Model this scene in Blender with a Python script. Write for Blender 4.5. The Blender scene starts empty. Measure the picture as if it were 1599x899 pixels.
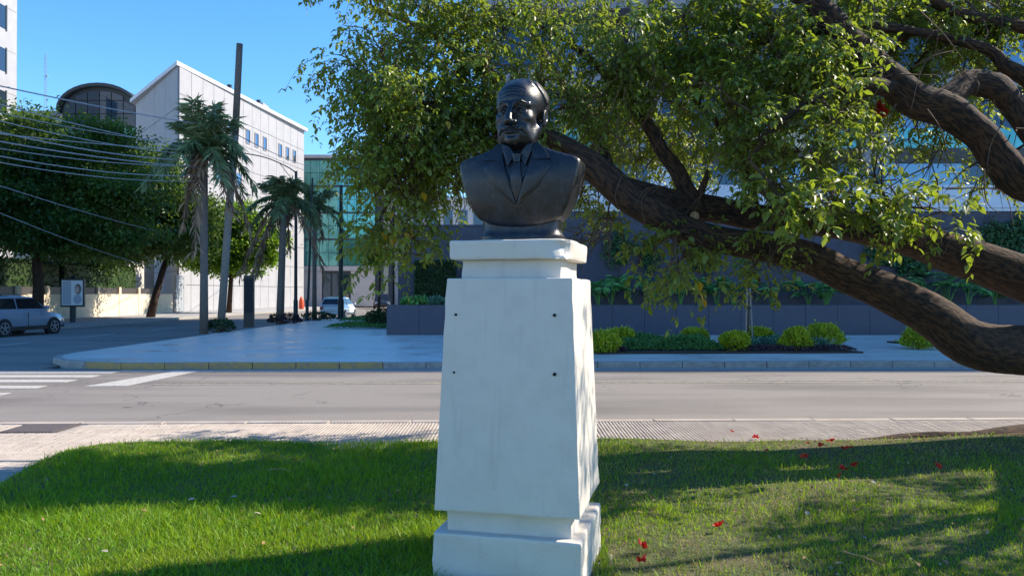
import bpy, bmesh, math, random
import numpy as np
from mathutils import Vector, Matrix

random.seed(7); RNG = np.random.default_rng(11)
SC = bpy.context.scene
COL = SC.collection
R = math.radians

# ------------------------------------------------------------------ camera, sky, sun, exposure
CAM_H = 1.6; FPX = 1208.0; HOR = 458.0
cam_d = bpy.data.cameras.new('camera'); cam = bpy.data.objects.new('camera', cam_d); COL.objects.link(cam)
cam.location = (0, 0, CAM_H); cam.rotation_euler = (R(90) + math.atan((HOR-449.5)/FPX), 0, 0)
cam_d.sensor_width = 36; cam_d.lens = 36*FPX/1599; cam_d.clip_start = 0.05; cam_d.clip_end = 3000
SC.camera = cam
SUN_EL = R(40); SUN_AZ = Vector((0.95, 0.31, 0)).normalized()
SUN_V = Vector((SUN_AZ.x*math.cos(SUN_EL), SUN_AZ.y*math.cos(SUN_EL), math.sin(SUN_EL)))
w = bpy.data.worlds.new('World'); SC.world = w; w.use_nodes = True
wn = w.node_tree.nodes; wl = w.node_tree.links
bg = wn['Background']; sky = wn.new('ShaderNodeTexSky'); sky.sky_type = 'NISHITA'; sky.sun_disc = False
sky.sun_elevation = SUN_EL; sky.sun_rotation = math.atan2(SUN_AZ.x, SUN_AZ.y)
sky.air_density = 1.0; sky.dust_density = 0.0; sky.ozone_density = 6.0
hsv = wn.new('ShaderNodeHueSaturation'); hsv.inputs['Saturation'].default_value = 1.18; hsv.inputs['Hue'].default_value = 0.5
wl.new(sky.outputs[0], hsv.inputs['Color']); wl.new(hsv.outputs[0], bg.inputs[0]); bg.inputs[1].default_value = 0.135
sun_d = bpy.data.lights.new('sun', 'SUN'); sun_d.energy = 4.3; sun_d.angle = R(0.53); sun_d.color = (1, 0.89, 0.73)
sun = bpy.data.objects.new('sun', sun_d); COL.objects.link(sun)
sun.rotation_euler = SUN_V.to_track_quat('Z', 'Y').to_euler(); sun.location = (30, 20, 40)
SC.view_settings.view_transform = 'Standard'; SC.view_settings.look = 'None'
SC.view_settings.exposure = 1.10; SC.view_settings.gamma = 1.0
SC.render.engine = 'CYCLES'
SC.cycles.max_bounces = 8; SC.cycles.transparent_max_bounces = 8; SC.cycles.use_denoising = True

# ------------------------------------------------------------------ materials
MATS = {}
def mat(name, col, rough=0.7, col2=None, scale=6.0, mixlo=0.4, mixhi=0.65, bump=0.0, bscale=40.0, spec=0.5, metal=0.0,
        isl=0.0, transl=0.0, tcol=None, detail=6, emit=0, col3=None, scale3=1.0, lo3=0.55, hi3=0.75, coat=0.0, stretch=None, rvar=0.0, attr=None, stretch3=None, streak=None, crack=None):
    """principled surface; col2 by fine noise, col3 by coarse noise (stains), isl = per-island value change, transl = leaf translucency"""
    m = bpy.data.materials.new(name); m.use_nodes = True; MATS[name] = m
    N = m.node_tree.nodes; L = m.node_tree.links; p = N['Principled BSDF']; out = N['Material Output']
    p.inputs['Roughness'].default_value = rough; p.inputs['Metallic'].default_value = metal
    p.inputs['Specular IOR Level'].default_value = spec; p.inputs['Coat Weight'].default_value = coat
    tc = N.new('ShaderNodeTexCoord'); vec = tc.outputs['Object']
    if attr: an_ = N.new('ShaderNodeAttribute'); an_.attribute_name = attr; vec = an_.outputs['Vector']
    if stretch:
        mp = N.new('ShaderNodeMapping'); mp.inputs['Scale'].default_value = stretch; L.new(vec, mp.inputs[0]); vec = mp.outputs[0]
    def noise(sc, de=detail):
        n = N.new('ShaderNodeTexNoise'); n.inputs['Scale'].default_value = sc; n.inputs['Detail'].default_value = de
        L.new(vec, n.inputs['Vector']); return n.outputs['Fac']
    def ramp(fac, lo, hi):
        r = N.new('ShaderNodeMapRange'); r.inputs[1].default_value = lo; r.inputs[2].default_value = hi; L.new(fac, r.inputs[0]); return r.outputs[0]
    def mix(fac, a, b):
        x = N.new('ShaderNodeMix'); x.data_type = 'RGBA'; L.new(fac, x.inputs[0])
        for i, v in ((6, a), (7, b)):
            if isinstance(v, tuple): x.inputs[i].default_value = (*v, 1)
            else: L.new(v, x.inputs[i])
        return x.outputs[2]
    c = col
    if col2: c = mix(ramp(noise(scale), mixlo, mixhi), c, col2)
    if col3:
        v0 = vec
        if stretch3: m3 = N.new('ShaderNodeMapping'); m3.inputs['Scale'].default_value = stretch3; L.new(vec, m3.inputs[0]); vec = m3.outputs[0]
        c = mix(ramp(noise(scale3, 4), lo3, hi3), c, col3); vec = v0
    if streak:                                            # rain streaks running down
        m3 = N.new('ShaderNodeMapping'); m3.inputs['Scale'].default_value = (1,1,.09); L.new(tc.outputs['Object'], m3.inputs[0]); v0 = vec; vec = m3.outputs[0]
        c = mix(ramp(noise(22, 5), .58, .85), c, streak); vec = v0
    if crack:                                             # hairline cracks
        vo = N.new('ShaderNodeTexVoronoi'); vo.feature = 'DISTANCE_TO_EDGE'; vo.inputs['Scale'].default_value = crack[1]
        wv = N.new('ShaderNodeTexNoise'); wv.inputs['Scale'].default_value = crack[1]*2.5; wv.inputs['Detail'].default_value = 6; L.new(vec, wv.inputs['Vector'])
        va = N.new('ShaderNodeVectorMath'); va.operation = 'MULTIPLY_ADD'; L.new(wv.outputs['Color'], va.inputs[0]); va.inputs[1].default_value = (.9/crack[1],)*3; L.new(vec, va.inputs[2]); L.new(va.outputs[0], vo.inputs['Vector'])
        k1 = N.new('ShaderNodeMath'); k1.operation = 'LESS_THAN'; L.new(vo.outputs['Distance'], k1.inputs[0]); k1.inputs[1].default_value = crack[2]
        k2 = N.new('ShaderNodeMath'); k2.operation = 'MULTIPLY'; L.new(k1.outputs[0], k2.inputs[0]); L.new(ramp(noise(crack[1]*.6,3), .48, .62), k2.inputs[1])
        c = mix(k2.outputs[0], c, crack[0])
    if isl:
        g = N.new('ShaderNodeNewGeometry'); hs = N.new('ShaderNodeHueSaturation')
        mr = N.new('ShaderNodeMapRange'); L.new(g.outputs['Random Per Island'], mr.inputs[0])
        mr.inputs[3].default_value = 1-isl; mr.inputs[4].default_value = 1+isl; L.new(mr.outputs[0], hs.inputs['Value'])
        mh = N.new('ShaderNodeMapRange'); L.new(g.outputs['Random Per Island'], mh.inputs[0])
        mh.inputs[3].default_value = 0.5-0.03*isl; mh.inputs[4].default_value = 0.5+0.02*isl; L.new(mh.outputs[0], hs.inputs['Hue'])
        if isinstance(c, tuple): hs.inputs['Color'].default_value = (*c, 1)
        else: L.new(c, hs.inputs['Color'])
        c = hs.outputs[0]
    if isinstance(c, tuple): p.inputs['Base Color'].default_value = (*c, 1)
    else: L.new(c, p.inputs['Base Color'])
    if rvar:
        rr = N.new('ShaderNodeMapRange'); L.new(noise(scale*0.6), rr.inputs[0]); rr.inputs[1].default_value = 0.35; rr.inputs[2].default_value = 0.65
        rr.inputs[3].default_value = rough-rvar; rr.inputs[4].default_value = rough+rvar; L.new(rr.outputs[0], p.inputs['Roughness'])
    if bump:
        b = N.new('ShaderNodeBump'); b.inputs['Strength'].default_value = bump; b.inputs['Distance'].default_value = 0.02
        L.new(noise(bscale), b.inputs['Height']); L.new(b.outputs[0], p.inputs['Normal'])
    if transl:
        t = N.new('ShaderNodeBsdfTranslucent'); ms = N.new('ShaderNodeMixShader'); ms.inputs[0].default_value = transl
        if tcol: t.inputs[0].default_value = (*tcol, 1)
        elif isinstance(c, tuple): t.inputs[0].default_value = (*c, 1)
        else: L.new(c, t.inputs[0])
        L.new(p.outputs[0], ms.inputs[1]); L.new(t.outputs[0], ms.inputs[2]); L.new(ms.outputs[0], out.inputs[0])
    return m

mat('white_paint', (.60,.555,.495), .6, (.55,.51,.455), 9, .45, .75, .14, 60, col3=(.50,.46,.40), scale3=6, lo3=.66, hi3=.82, streak=(.49,.455,.405), crack=((.42,.385,.34),2.2,.0016))
mat('bronze', (.006,.0065,.009), .32, (.016,.017,.022), 22, .45, .7, .16, 190, spec=.55, rvar=.12, col3=(.060,.057,.054), scale3=13, lo3=.62, hi3=.80, streak=(.030,.030,.034))
mat('bronze_worn', (.025,.028,.036), .5, (.30,.29,.26), 30, .56, .70, .4, 70)
mat('hole', (.01,.01,.01), .9)
mat('asphalt', (.175,.156,.138), .85, (.26,.235,.21), 150, .35, .7, .3, 200, col3=(.120,.108,.098), scale3=.8, lo3=.45, hi3=.72, detail=4, stretch3=(.22,1,1), crack=((.075,.068,.06),.35,.006))
mat('tile', (.41,.355,.305), .8, (.33,.28,.24), 3, .35, .65, .1, 120, isl=.07, col3=(.34,.30,.26), scale3=1.1, lo3=.5, hi3=.75)
mat('grout', (.36,.31,.27), .9, (.22,.19,.16), 8)
mat('plaza', (.66,.60,.53), .38, (.71,.665,.61), 1.2, .4, .65, .05, 30, col3=(.53,.495,.45), scale3=.6, rvar=.12, stretch3=(.4,1,1))
mat('kerb', (.34,.32,.29), .8, (.24,.22,.20), 7, .4, .7, .2, 60)
mat('kerb_yellow', (.46,.29,.10), .8, (.30,.23,.16), 9, .45, .66, .2, 60)
mat('road_white', (.44,.42,.385), .7, (.24,.22,.20), 24, .54, .66)
mat('road_yellow', (.30,.27,.19), .75, (.17,.165,.155), 12, .45, .6)
mat('soil', (.060,.042,.028), .95, (.035,.026,.018), 20, bump=.6, bscale=30)
mat('turf', (.055,.075,.018), .95, (.10,.085,.04), 4, .45, .7, .5, 60, col3=(.11,.085,.05), scale3=.9, lo3=.55, hi3=.7)
mat('grass', (.145,.295,.006), .55, (.090,.215,.006), 2.2, .4, .65, isl=.45, transl=.42, tcol=(.34,.50,.010), col3=(.22,.31,.018), scale3=.8, lo3=.5, hi3=.7)
mat('grass_dry', (.36,.30,.11), .7, (.20,.22,.035), 3, isl=.4, transl=.3)
mat('leaf', (.145,.195,.032), .42, (.095,.150,.030), 1.3, .4, .65, isl=.50, transl=.45, tcol=(.29,.38,.024), spec=.5, col3=(.17,.185,.026), scale3=.7, lo3=.48, hi3=.68)
mat('leaf_yellow', (.42,.27,.015), .5, isl=.3, transl=.4)
mat('bark', (.070,.034,.016), .92, (.013,.007,.004), 38, .44, .58, .8, 48, col3=(.025,.013,.008), scale3=6, crack=((.008,.004,.003),16,.05), attr='grain')
mat('bark_far', (.075,.040,.022), .9, (.03,.016,.01), 14, .40, .60, .6, 22)
mat('twig', (.11,.065,.038), .9, (.06,.035,.022), 10)
mat('cut_wood', (.45,.28,.13), .8, (.36,.20,.09), 30)
mat('petal', (.62,.025,.012), .5, isl=.3, transl=.25)
mat('dry_leaf', (.26,.15,.06), .8, (.17,.10,.05), 20, isl=.4)
mat('pale_leaf', (.30,.28,.22), .8, (.30,.27,.2), 20, isl=.3)
mat('charcoal', (.040,.042,.062), .55, (.052,.057,.085), 2.5, .4, .65, .04, 40)
mat('charcoal_panel', (.044,.050,.078), .42, (.052,.058,.088), 3, .4, .65, .03, 40, isl=.06)
mat('band_white', (.66,.68,.72), .5, (.60,.62,.66), 2)
mat('brown_metal', (.055,.048,.045), .45)
mat('glass_dark', (.045,.075,.11), .04, spec=.9, metal=.55)
mat('glass_blue', (.17,.25,.33), .03, spec=.9, metal=.85)
mat('glass_teal', (.07,.30,.28), .05, (.15,.46,.43), .5, .4, .6, spec=.9, metal=.5)
mat('glass_car', (.012,.014,.016), .05, spec=.7)
mat('concrete', (.34,.335,.34), .8, (.27,.27,.28), 5, .4, .65, .15, 50)
mat('white_wall', (.56,.53,.51), .7, (.50,.48,.46), 1.2, .4, .65)
mat('panel_white', (.36,.355,.365), .6, (.33,.325,.335), .9, isl=.05)
mat('seam', (.27,.265,.27), .8)
mat('cream_wall', (.66,.57,.42), .85, (.58,.49,.36), 2.0, .4, .65, .1, 30)
mat('grey_wall', (.30,.30,.32), .8, (.26,.26,.28), 2)
mat('far_white', (.66,.65,.63), .8)
mat('mullion', (.045,.06,.065), .5)
mat('pole_green', (.018,.030,.030), .5)
mat('pole_wood', (.34,.29,.24), .9, (.22,.185,.155), 14, .4, .65, .4, 30, stretch=(4,4,.4))
mat('pole_wood_dark', (.17,.135,.105), .9, (.10,.08,.065), 14)
mat('cable', (.36,.35,.36), .6)
mat('black_plastic', (.016,.016,.018), .4)
mat('palm_trunk', (.22,.17,.14), .9, (.13,.10,.08), 14, .4, .65, .5, 20, stretch=(.6,.6,4))
mat('palm_green', (.20,.27,.11), .5, isl=.4, transl=.25)
mat('palm_dead', (.34,.21,.12), .85, isl=.4, transl=.15)
mat('tree_dark', (.042,.098,.018), .5, (.024,.062,.014), .35, isl=.6, transl=.42, tcol=(.13,.22,.02), col3=(.095,.16,.02), scale3=.16, lo3=.45, hi3=.65)
mat('tree_bright', (.10,.20,.014), .5, (.07,.155,.012), .5, isl=.45, transl=.48, tcol=(.28,.45,.02))
mat('hedge', (.030,.066,.014), .55, isl=.5, transl=.25)
mat('shrub', (.46,.49,.02), .5, (.30,.38,.015), 6, isl=.35, transl=.30)
mat('cover_green', (.09,.22,.045), .6, isl=.45, transl=.25)
mat('cover_blue', (.12,.24,.15), .6, isl=.4, transl=.2)
mat('cover_purple', (.060,.028,.034), .7, isl=.5)
mat('philo', (.15,.34,.08), .42, isl=.45, transl=.28)
mat('ivy', (.05,.12,.035), .5, isl=.5, transl=.2)
mat('sign_white', (.62,.64,.66), .35)
mat('sign_grey', (.33,.36,.42), .4)
mat('sign_skin', (.50,.36,.30), .5)
mat('sign_hair', (.16,.12,.11), .5)
mat('sign_dark', (.012,.012,.015), .7)
mat('car_blue', (.24,.30,.37), .28, spec=.6, metal=.35, coat=.7)
mat('car_white', (.70,.71,.73), .25, coat=.7)
mat('car_black', (.015,.016,.018), .25, coat=.6)
mat('tyre', (.014,.014,.014), .85)
mat('rim', (.40,.41,.43), .3, metal=.8)
mat('lamp_red', (.35,.012,.012), .25)
mat('lamp_clear', (.6,.62,.65), .15)
mat('orange', (.75,.085,.020), .5)
mat('iron', (.11,.085,.078), .7, (.07,.06,.055), 30)
mat('fence_grey', (.30,.32,.34), .6)
mat('roof_grey', (.16,.16,.18), .7)

# ------------------------------------------------------------------ helpers
def P(px, py, d):                      # a photo position and a distance -> a place in metres (used to survey the site)
    return Vector(((px-799.5)/FPX*d, d, CAM_H + (HOR-py)/FPX*d))
def tag(o, label=None, cat=None, group=None, kind=None):
    if label: o['label'] = label
    if cat: o['category'] = cat
    if group: o['group'] = group
    if kind: o['kind'] = kind
    return o
def empty(name, loc=(0,0,0), rz=0.0):
    o = bpy.data.objects.new(name, None); COL.objects.link(o); o.location = loc; o.rotation_euler = (0,0,rz); o.empty_display_size = .2
    return o
def link(name, me, m, parent=None, smooth=False):
    o = bpy.data.objects.new(name, me); COL.objects.link(o)
    if m and not me.materials: me.materials.append(MATS[m])
    if parent: o.parent = parent
    if smooth: me.polygons.foreach_set('use_smooth', np.ones(len(me.polygons), bool))
    return o
def fast_mesh(name, V, F):
    V = np.asarray(V, np.float32); F = np.asarray(F, np.int32); n, k = F.shape
    me = bpy.data.meshes.new(name); me.vertices.add(len(V)); me.vertices.foreach_set('co', V.ravel())
    me.loops.add(n*k); me.loops.foreach_set('vertex_index', F.ravel())
    me.polygons.add(n); me.polygons.foreach_set('loop_start', np.arange(n, dtype=np.int32)*k)
    me.update(calc_edges=True); return me
class MB:
    def __init__(s): s.v = []; s.f = []
    def add(s, v, f):
        o = len(s.v); s.v += [tuple(x) for x in v]; s.f += [tuple(i+o for i in q) for q in f]; return s
    def box(s, x0, x1, y0, y1, z0, z1, M=None):
        v = [Vector((x,y,z)) for z in (z0,z1) for y in (y0,y1) for x in (x0,x1)]
        if M: v = [M @ a for a in v]
        return s.add(v, [(0,2,3,1),(4,5,7,6),(0,1,5,4),(2,6,7,3),(0,4,6,2),(1,3,7,5)])
    def prism(s, poly, z0, z1):
        n = len(poly); v = [(x,y,z0) for x,y in poly]+[(x,y,z1) for x,y in poly]
        return s.add(v, [tuple(range(n-1,-1,-1)), tuple(range(n,2*n))]+[(i,(i+1)%n,n+(i+1)%n,n+i) for i in range(n)])
    def frustum(s, s0, s1, z0, z1):
        v = [(-s0,-s0,z0),(s0,-s0,z0),(s0,s0,z0),(-s0,s0,z0),(-s1,-s1,z1),(s1,-s1,z1),(s1,s1,z1),(-s1,s1,z1)]
        return s.add(v, [(3,2,1,0),(4,5,6,7),(0,1,5,4),(1,2,6,5),(2,3,7,6),(3,0,4,7)])
    def tube(s, pts, rad, n=8, cap=True, wob=0.0):
        pts = [Vector(p) for p in pts]; rad = list(rad) if hasattr(rad,'__len__') else [rad]*len(pts)
        up = Vector((0,0,1)); o = len(s.v); prev = None
        for i, p in enumerate(pts):
            t = (pts[min(i+1,len(pts)-1)]-pts[max(i-1,0)]).normalized()
            a = prev if prev is not None else (t.cross(up) if abs(t.z) < .95 else t.cross(Vector((1,0,0))))
            a = (a - t*a.dot(t)).normalized(); prev = a; b = t.cross(a)
            for k in range(n):
                th = 2*math.pi*k/n; r = rad[i]*(1+wob*(random.random()-.5))
                s.v.append(tuple(p+(a*math.cos(th)+b*math.sin(th))*r))
        for i in range(len(pts)-1):
            for k in range(n):
                q = o+i*n; s.f.append((q+k, q+(k+1)%n, q+n+(k+1)%n, q+n+k))
        if cap:
            s.f.append(tuple(o+k for k in range(n-1,-1,-1))); e = o+(len(pts)-1)*n; s.f.append(tuple(e+k for k in range(n)))
        return s
    def lathe(s, prof, n=16, c=(0,0,0), axis='z'):
        o = len(s.v)
        for r, h in prof:
            for k in range(n):
                a = 2*math.pi*k/n; x, y = r*math.cos(a), r*math.sin(a)
                s.v.append((c[0]+x,c[1]+y,c[2]+h) if axis=='z' else (c[0]+x,c[1]+h,c[2]+y))
        for i in range(len(prof)-1):
            for k in range(n):
                q = o+i*n; s.f.append((q+k,q+(k+1)%n,q+n+(k+1)%n,q+n+k))
        s.f.append(tuple(o+k for k in range(n-1,-1,-1))); e = o+(len(prof)-1)*n; s.f.append(tuple(e+k for k in range(n)))
        return s
    def build(s, name, m, parent=None, smooth=False, bevel=0.0, seg=2):
        me = bpy.data.meshes.new(name); me.from_pydata(s.v, [], s.f); me.update()
        bm = bmesh.new(); bm.from_mesh(me); bmesh.ops.recalc_face_normals(bm, faces=bm.faces)
        if bevel: bmesh.ops.bevel(bm, geom=bm.edges[:], offset=bevel, segments=seg, affect='EDGES', profile=.6)
        bm.to_mesh(me); bm.free()
        o = link(name, me, m, parent)
        if smooth:
            me.polygons.foreach_set('use_smooth', np.ones(len(me.polygons), bool))
            if smooth == 'auto':
                me.set_sharp_from_angle(angle=R(40))
        return o
def spline(pts, k=6):                  # Catmull-Rom through (x,y,z,r) control points
    pts = [np.array(p, float) for p in pts]; out = []
    for i in range(len(pts)-1):
        p0, p1, p2, p3 = pts[max(i-1,0)], pts[i], pts[i+1], pts[min(i+2,len(pts)-1)]
        for j in range(k):
            t = j/k; out.append(.5*((2*p1)+(-p0+p2)*t+(2*p0-5*p1+4*p2-p3)*t*t+(-p0+3*p1-3*p2+p3)*t**3))
    out.append(pts[-1]); return np.array(out)
def unit(a): return a/np.maximum(np.linalg.norm(a, axis=-1, keepdims=True), 1e-9)
LEAF_V = np.array([(0,0,0),(.5,0,-.03),(1,0,-.14),(.34,.5,.10),(.34,-.5,.10),(.72,.34,.03),(.72,-.34,.03)], float)
LEAF_F = np.array([(0,1,3),(0,4,1),(1,5,3),(1,4,6),(1,2,5),(1,6,2)])
CARD_V = np.array([(0,0,0),(.5,.5,.12),(1,0,0),(.5,-.5,.12)], float)
CARD_F = np.array([(0,2,1),(0,3,2)])
def leaf_arrays(pos, d, nrm, ln, wd, TV=LEAF_V, TF=LEAF_F):
    d = unit(d); s = unit(np.cross(nrm, d)); n = np.cross(d, s)
    ln = np.broadcast_to(ln, len(pos)); wd = np.broadcast_to(wd, len(pos))
    V = pos[:,None]+ TV[None,:,0:1]*(d*ln[:,None])[:,None] + TV[None,:,1:2]*(s*wd[:,None])[:,None] + TV[None,:,2:3]*(n*ln[:,None])[:,None]
    F = TF[None]+ (np.arange(len(pos))*len(TV))[:,None,None]
    return V.reshape(-1,3), F.reshape(-1,3)
def leaf_mesh(name, *a, **k):
    V, F = leaf_arrays(*a, **k); return fast_mesh(name, V, F)
def rnd(n, a=-1, b=1): return RNG.uniform(a, b, n)
def rdir(n): return unit(RNG.normal(size=(n,3)))

# ------------------------------------------------------------------ ground, lawn, pavements, road
YS = 0.028                                             # the street runs a touch askew of the view
def yk(x, y): return y + YS*x
ROAD_Z = -0.15
g = MB().box(-900, 900, -300, 1500, -1.2, -0.21).build('ground', 'asphalt'); tag(g, kind='structure')
mb = MB(); mb.prism([(-140, yk(-140,9.95)), (150, yk(150,9.95)), (150, yk(150,18.35)), (-140, yk(-140,18.35))], -0.2, ROAD_Z)
road = mb.build('road', 'asphalt'); tag(road, kind='structure')
mb = MB(); mb.prism([(-22.4,17.6),(-11.0,17.9),(-11.0,21),(-11.7,44),(-9.7,62),(-4,110),(-19.5,110),(-22.3,60)], -0.199, ROAD_Z+.004)
tag(mb.build('side_street', 'asphalt'), kind='structure')
# near pavement: slab with grooved tiles as joined geometry
mb = MB(); mb.prism([(-11,-6),(14,-6),(14,yk(14,9.66)),(-9.2,yk(-9.2,9.66)),(-10.4,9.0),(-11,7.8)], -0.4, -0.012)
walk = mb.build('sidewalk', 'grout'); tag(walk, kind='structure')
Vt, Ft = [], []
def add_tile(x, y):
    t = .198/2
    for k in range(5):
        a = -t + k*.198/5
        z1 = -.004 + random.uniform(-.0015,.0015)
        q = len(Vt)
        x0, x1 = x+a+.002, x+a+.198/5-.002
        for (xx,zz) in ((x0,-.012),(x0+.006,z1),(x1-.006,z1),(x1,-.012)):
            Vt.append((xx,y-t,zz)); Vt.append((xx,y+t,zz))
        for i in range(3): Ft.append((q+2*i,q+2*i+2,q+2*i+3,q+2*i+1))
for i in range(-48, 60):
    for j in range(0, 24):
        x = i*.2+.1; y = yk(x, 9.56-j*.2)
        if x < -9.4+max(0,(y-8.6))*.5: continue
        if y < 8.05 and x > -4.2: continue
        if abs(x+5.62) < .34 and abs(y-9.28) < .36: continue
        add_tile(x, y)
tiles = link('paving_tiles', fast_mesh('paving_tiles', Vt, Ft), 'tile', walk); tag(tiles, kind='stuff')
cov = empty('utility_cover', (-5.62, 9.28, 0)); tag(cov, 'rusty brown rectangular iron utility cover set in the near pavement', 'cover')
MB().box(-.34,.34,-.36,.36,-.05,-.006).build('frame', 'iron', cov); MB().box(-.30,.30,-.32,.32,-.008,.002).build('plate', 'iron', cov, bevel=.004)
# kerbs, stone by stone
def kerb(name, path, mats, w=.16, z0=-.25, z1=.003, step=1.0, jitter=.004):
    root = empty(name, path[0] if len(path[0])==3 else (*path[0],0)); root.location = (0,0,0); tag(root, kind='structure')
    pts = [Vector((*p[:2],0)) for p in path]; segs = []
    for a, b in zip(pts, pts[1:]):
        n = max(1, round((b-a).length/step))
        for i in range(n): segs.append((a.lerp(b,i/n), a.lerp(b,(i+1)/n)))
    for i, (a, b) in enumerate(segs):
        d = (b-a).normalized(); nn = Vector((-d.y, d.x, 0)); g_ = .006
        a2 = a+d*g_; b2 = b-d*g_; h = z1+random.uniform(-jitter,jitter)
        m_ = mats(i, (a+b)/2) if callable(mats) else mats
        MB().prism([(a2.x,a2.y),(b2.x,b2.y),((b2+nn*w).x,(b2+nn*w).y),((a2+nn*w).x,(a2+nn*w).y)], z0, h).build('kerb_stone', m_, root, bevel=.018)
    return root
kerb('near_kerb', [(-10.5,8.9),(-9.4,yk(-9.4,9.67)),(14,yk(14,9.67))], 'tile', step=1.0)
corner = [(-11.95,24),(-11.95,21.2),(-11.85,20.2),(-11.45,19.3),(-10.8,18.6),(-10.0,18.1),(-9.0,yk(-9,18.05))]
kerb('far_kerb', corner+[(24,yk(24,18.05))], lambda i,c: 'kerb_yellow' if -10 < c.x < -3.2 else 'kerb')
kerb('side_kerb', [(-11.95,44.5),(-11.95,24)], 'kerb', step=2.0); kerb('side_kerb', [(-9.9,64),(-11.95,44.5)], 'kerb', step=2.0)
# plaza
plz = MB().prism([(-11.8,44.5),(-11.8,21.2),(-11.7,20.25),(-11.32,19.42),(-10.7,18.75),(-9.95,18.26),(-8.95,yk(-8.95,18.2)),(40,yk(40,18.2)),(40,64),(-9.75,64)], -0.4, 0.0).build('plaza_pavement', 'plaza')
tag(plz, kind='structure')
# far sidewalk of the side street
fs = MB().prism([(-30,20),(-22.5,20),(-22.5,60),(-19.6,112),(-30,112)], -.4, 0.0).build('far_sidewalk', 'concrete'); tag(fs, kind='structure')
kerb('street_kerb', [(-22.3,60),(-22.3,28)], 'kerb', step=2.0); kerb('street_kerb', [(-19.5,110),(-22.3,60)], 'kerb', step=4.0)
# painted markings
zm = ROAD_Z+.006
for i, y in enumerate((17.15,16.33,15.45,14.45,13.4,12.35,11.3)):
    o = MB().prism([(-13.0,y-.22),(-8.78,y-.20),(-8.80,y+.22),(-13.0,y+.2)], zm-.004, zm).build('crosswalk_stripe', 'road_white'); tag(o, kind='structure')
tag(MB().prism([(-8.05,14.55),(-7.30,14.65),(-7.05,17.5),(-7.55,17.5)], zm-.004, zm).build('stop_line','road_white'), kind='structure')
tag(MB().prism([(-6.9,yk(-6.9,15.0)),(40,yk(40,15.0)),(40,yk(40,15.12)),(-6.9,yk(-6.9,15.12))], zm-.004, zm).build('centre_line','road_yellow'), kind='structure')
tag(MB().prism([(-6.9,yk(-6.9,15.28)),(40,yk(40,15.28)),(40,yk(40,15.38)),(-6.9,yk(-6.9,15.38))], zm-.004, zm).build('centre_line','road_yellow'), kind='structure')
tag(MB().prism([(-8.9,yk(-8.9,17.55)),(24,yk(24,17.55)),(24,yk(24,18.04)),(-8.9,yk(-8.9,18.04))], zm-.005, zm-.002).build('gutter','kerb'), kind='structure')
# side-street dashes
for y in (25,31,37,43,49): tag(MB().box(-17.3,-17.15,y,y+2.6,zm-.002,zm+.003).build('lane_dash','road_white'), kind='structure')

# lawn: slightly uneven sheet and the blades on it
LAWN = [(-4.15,-5),(-4.25,6.2),(-4.42,7.1),(-4.46,7.75),(-4.30,8.12),(-3.95,8.27),(0,8.33),(12.5,8.6),(12.5,-5)]
def in_lawn(x, y):
    ins = np.zeros(len(x), bool); n = len(LAWN)
    for i in range(n):
        (x0,y0),(x1,y1) = LAWN[i], LAWN[(i+1)%n]
        c = ((y0>y)!=(y1>y)); xi = (x1-x0)*(y-y0)/((y1-y0) or 1e-9)+x0; ins ^= c & (x<xi)
    return ins
def lawn_z(x, y):
    m = .045*np.exp(-((x-5.2)/1.6)**2-((y-8.1)/.5)**2)
    return .012+.018*np.sin(1.3*x+.4)*np.sin(.9*y)+.010*np.sin(3.1*x+2*y)+m
bm = bmesh.new(); bv = [bm.verts.new((x,y,0)) for x,y in LAWN]; bm.faces.new(bv)
for a in np.arange(-4.2,12.4,.2): bmesh.ops.bisect_plane(bm, geom=bm.verts[:]+bm.edges[:]+bm.faces[:], plane_co=(a,0,0), plane_no=(1,0,0))
for a in np.arange(-1,8.5,.2): bmesh.ops.bisect_plane(bm, geom=bm.verts[:]+bm.edges[:]+bm.faces[:], plane_co=(0,a,0), plane_no=(0,1,0))
for v in bm.verts: v.co.z = float(lawn_z(np.array(v.co.x), np.array(v.co.y)))
me = bpy.data.meshes.new('lawn'); bm.to_mesh(me); bm.free(); lawn = link('lawn', me, 'turf', None, True); tag(lawn, kind='structure')
def blades(n, ylo, yhi, xlo, xhi, h, wdt, seed, keep=None):
    r = np.random.default_rng(seed); x = r.uniform(xlo,xhi,n); y = r.uniform(ylo,yhi,n)
    k = in_lawn(x,y)
    if keep is not None: k &= r.random(n) < keep(x,y)
    k &= ~((np.abs(x-.06)<.40)&(np.abs(y-4.6)<.40))
    x, y = x[k], y[k]; n = len(x); z = lawn_z(x,y)-.004
    hh = h*np.clip(r.lognormal(-.22,.42,n),.3,2.1)*(.85+.3*np.sin(2.1*x+1.7*y)*np.sin(1.1*x-2.3*y)); hh *= np.where(x>1.2,.66,.85); th = r.uniform(0,6.283,n); lean = r.uniform(.15,1.1,n)*hh
    dx, dy = np.cos(th)*lean, np.sin(th)*lean; ph = r.uniform(0,6.283,n); sx, sy = np.cos(ph)*wdt/2, np.sin(ph)*wdt/2
    b = np.stack([x,y,z],1); S = np.stack([sx,sy,0*x],1); D = np.stack([dx,dy,0*x],1); U = np.stack([0*x,0*x,hh],1)
    V = np.stack([b-S, b+S, b+D*.35+U*.6-S*.8, b+D*.35+U*.6+S*.8, b+D+U],1).reshape(-1,3)
    F = np.array([(0,1,3),(0,3,2),(2,3,4)])[None]+(np.arange(n)*5)[:,None,None]
    return V, F.reshape(-1,3)
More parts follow.
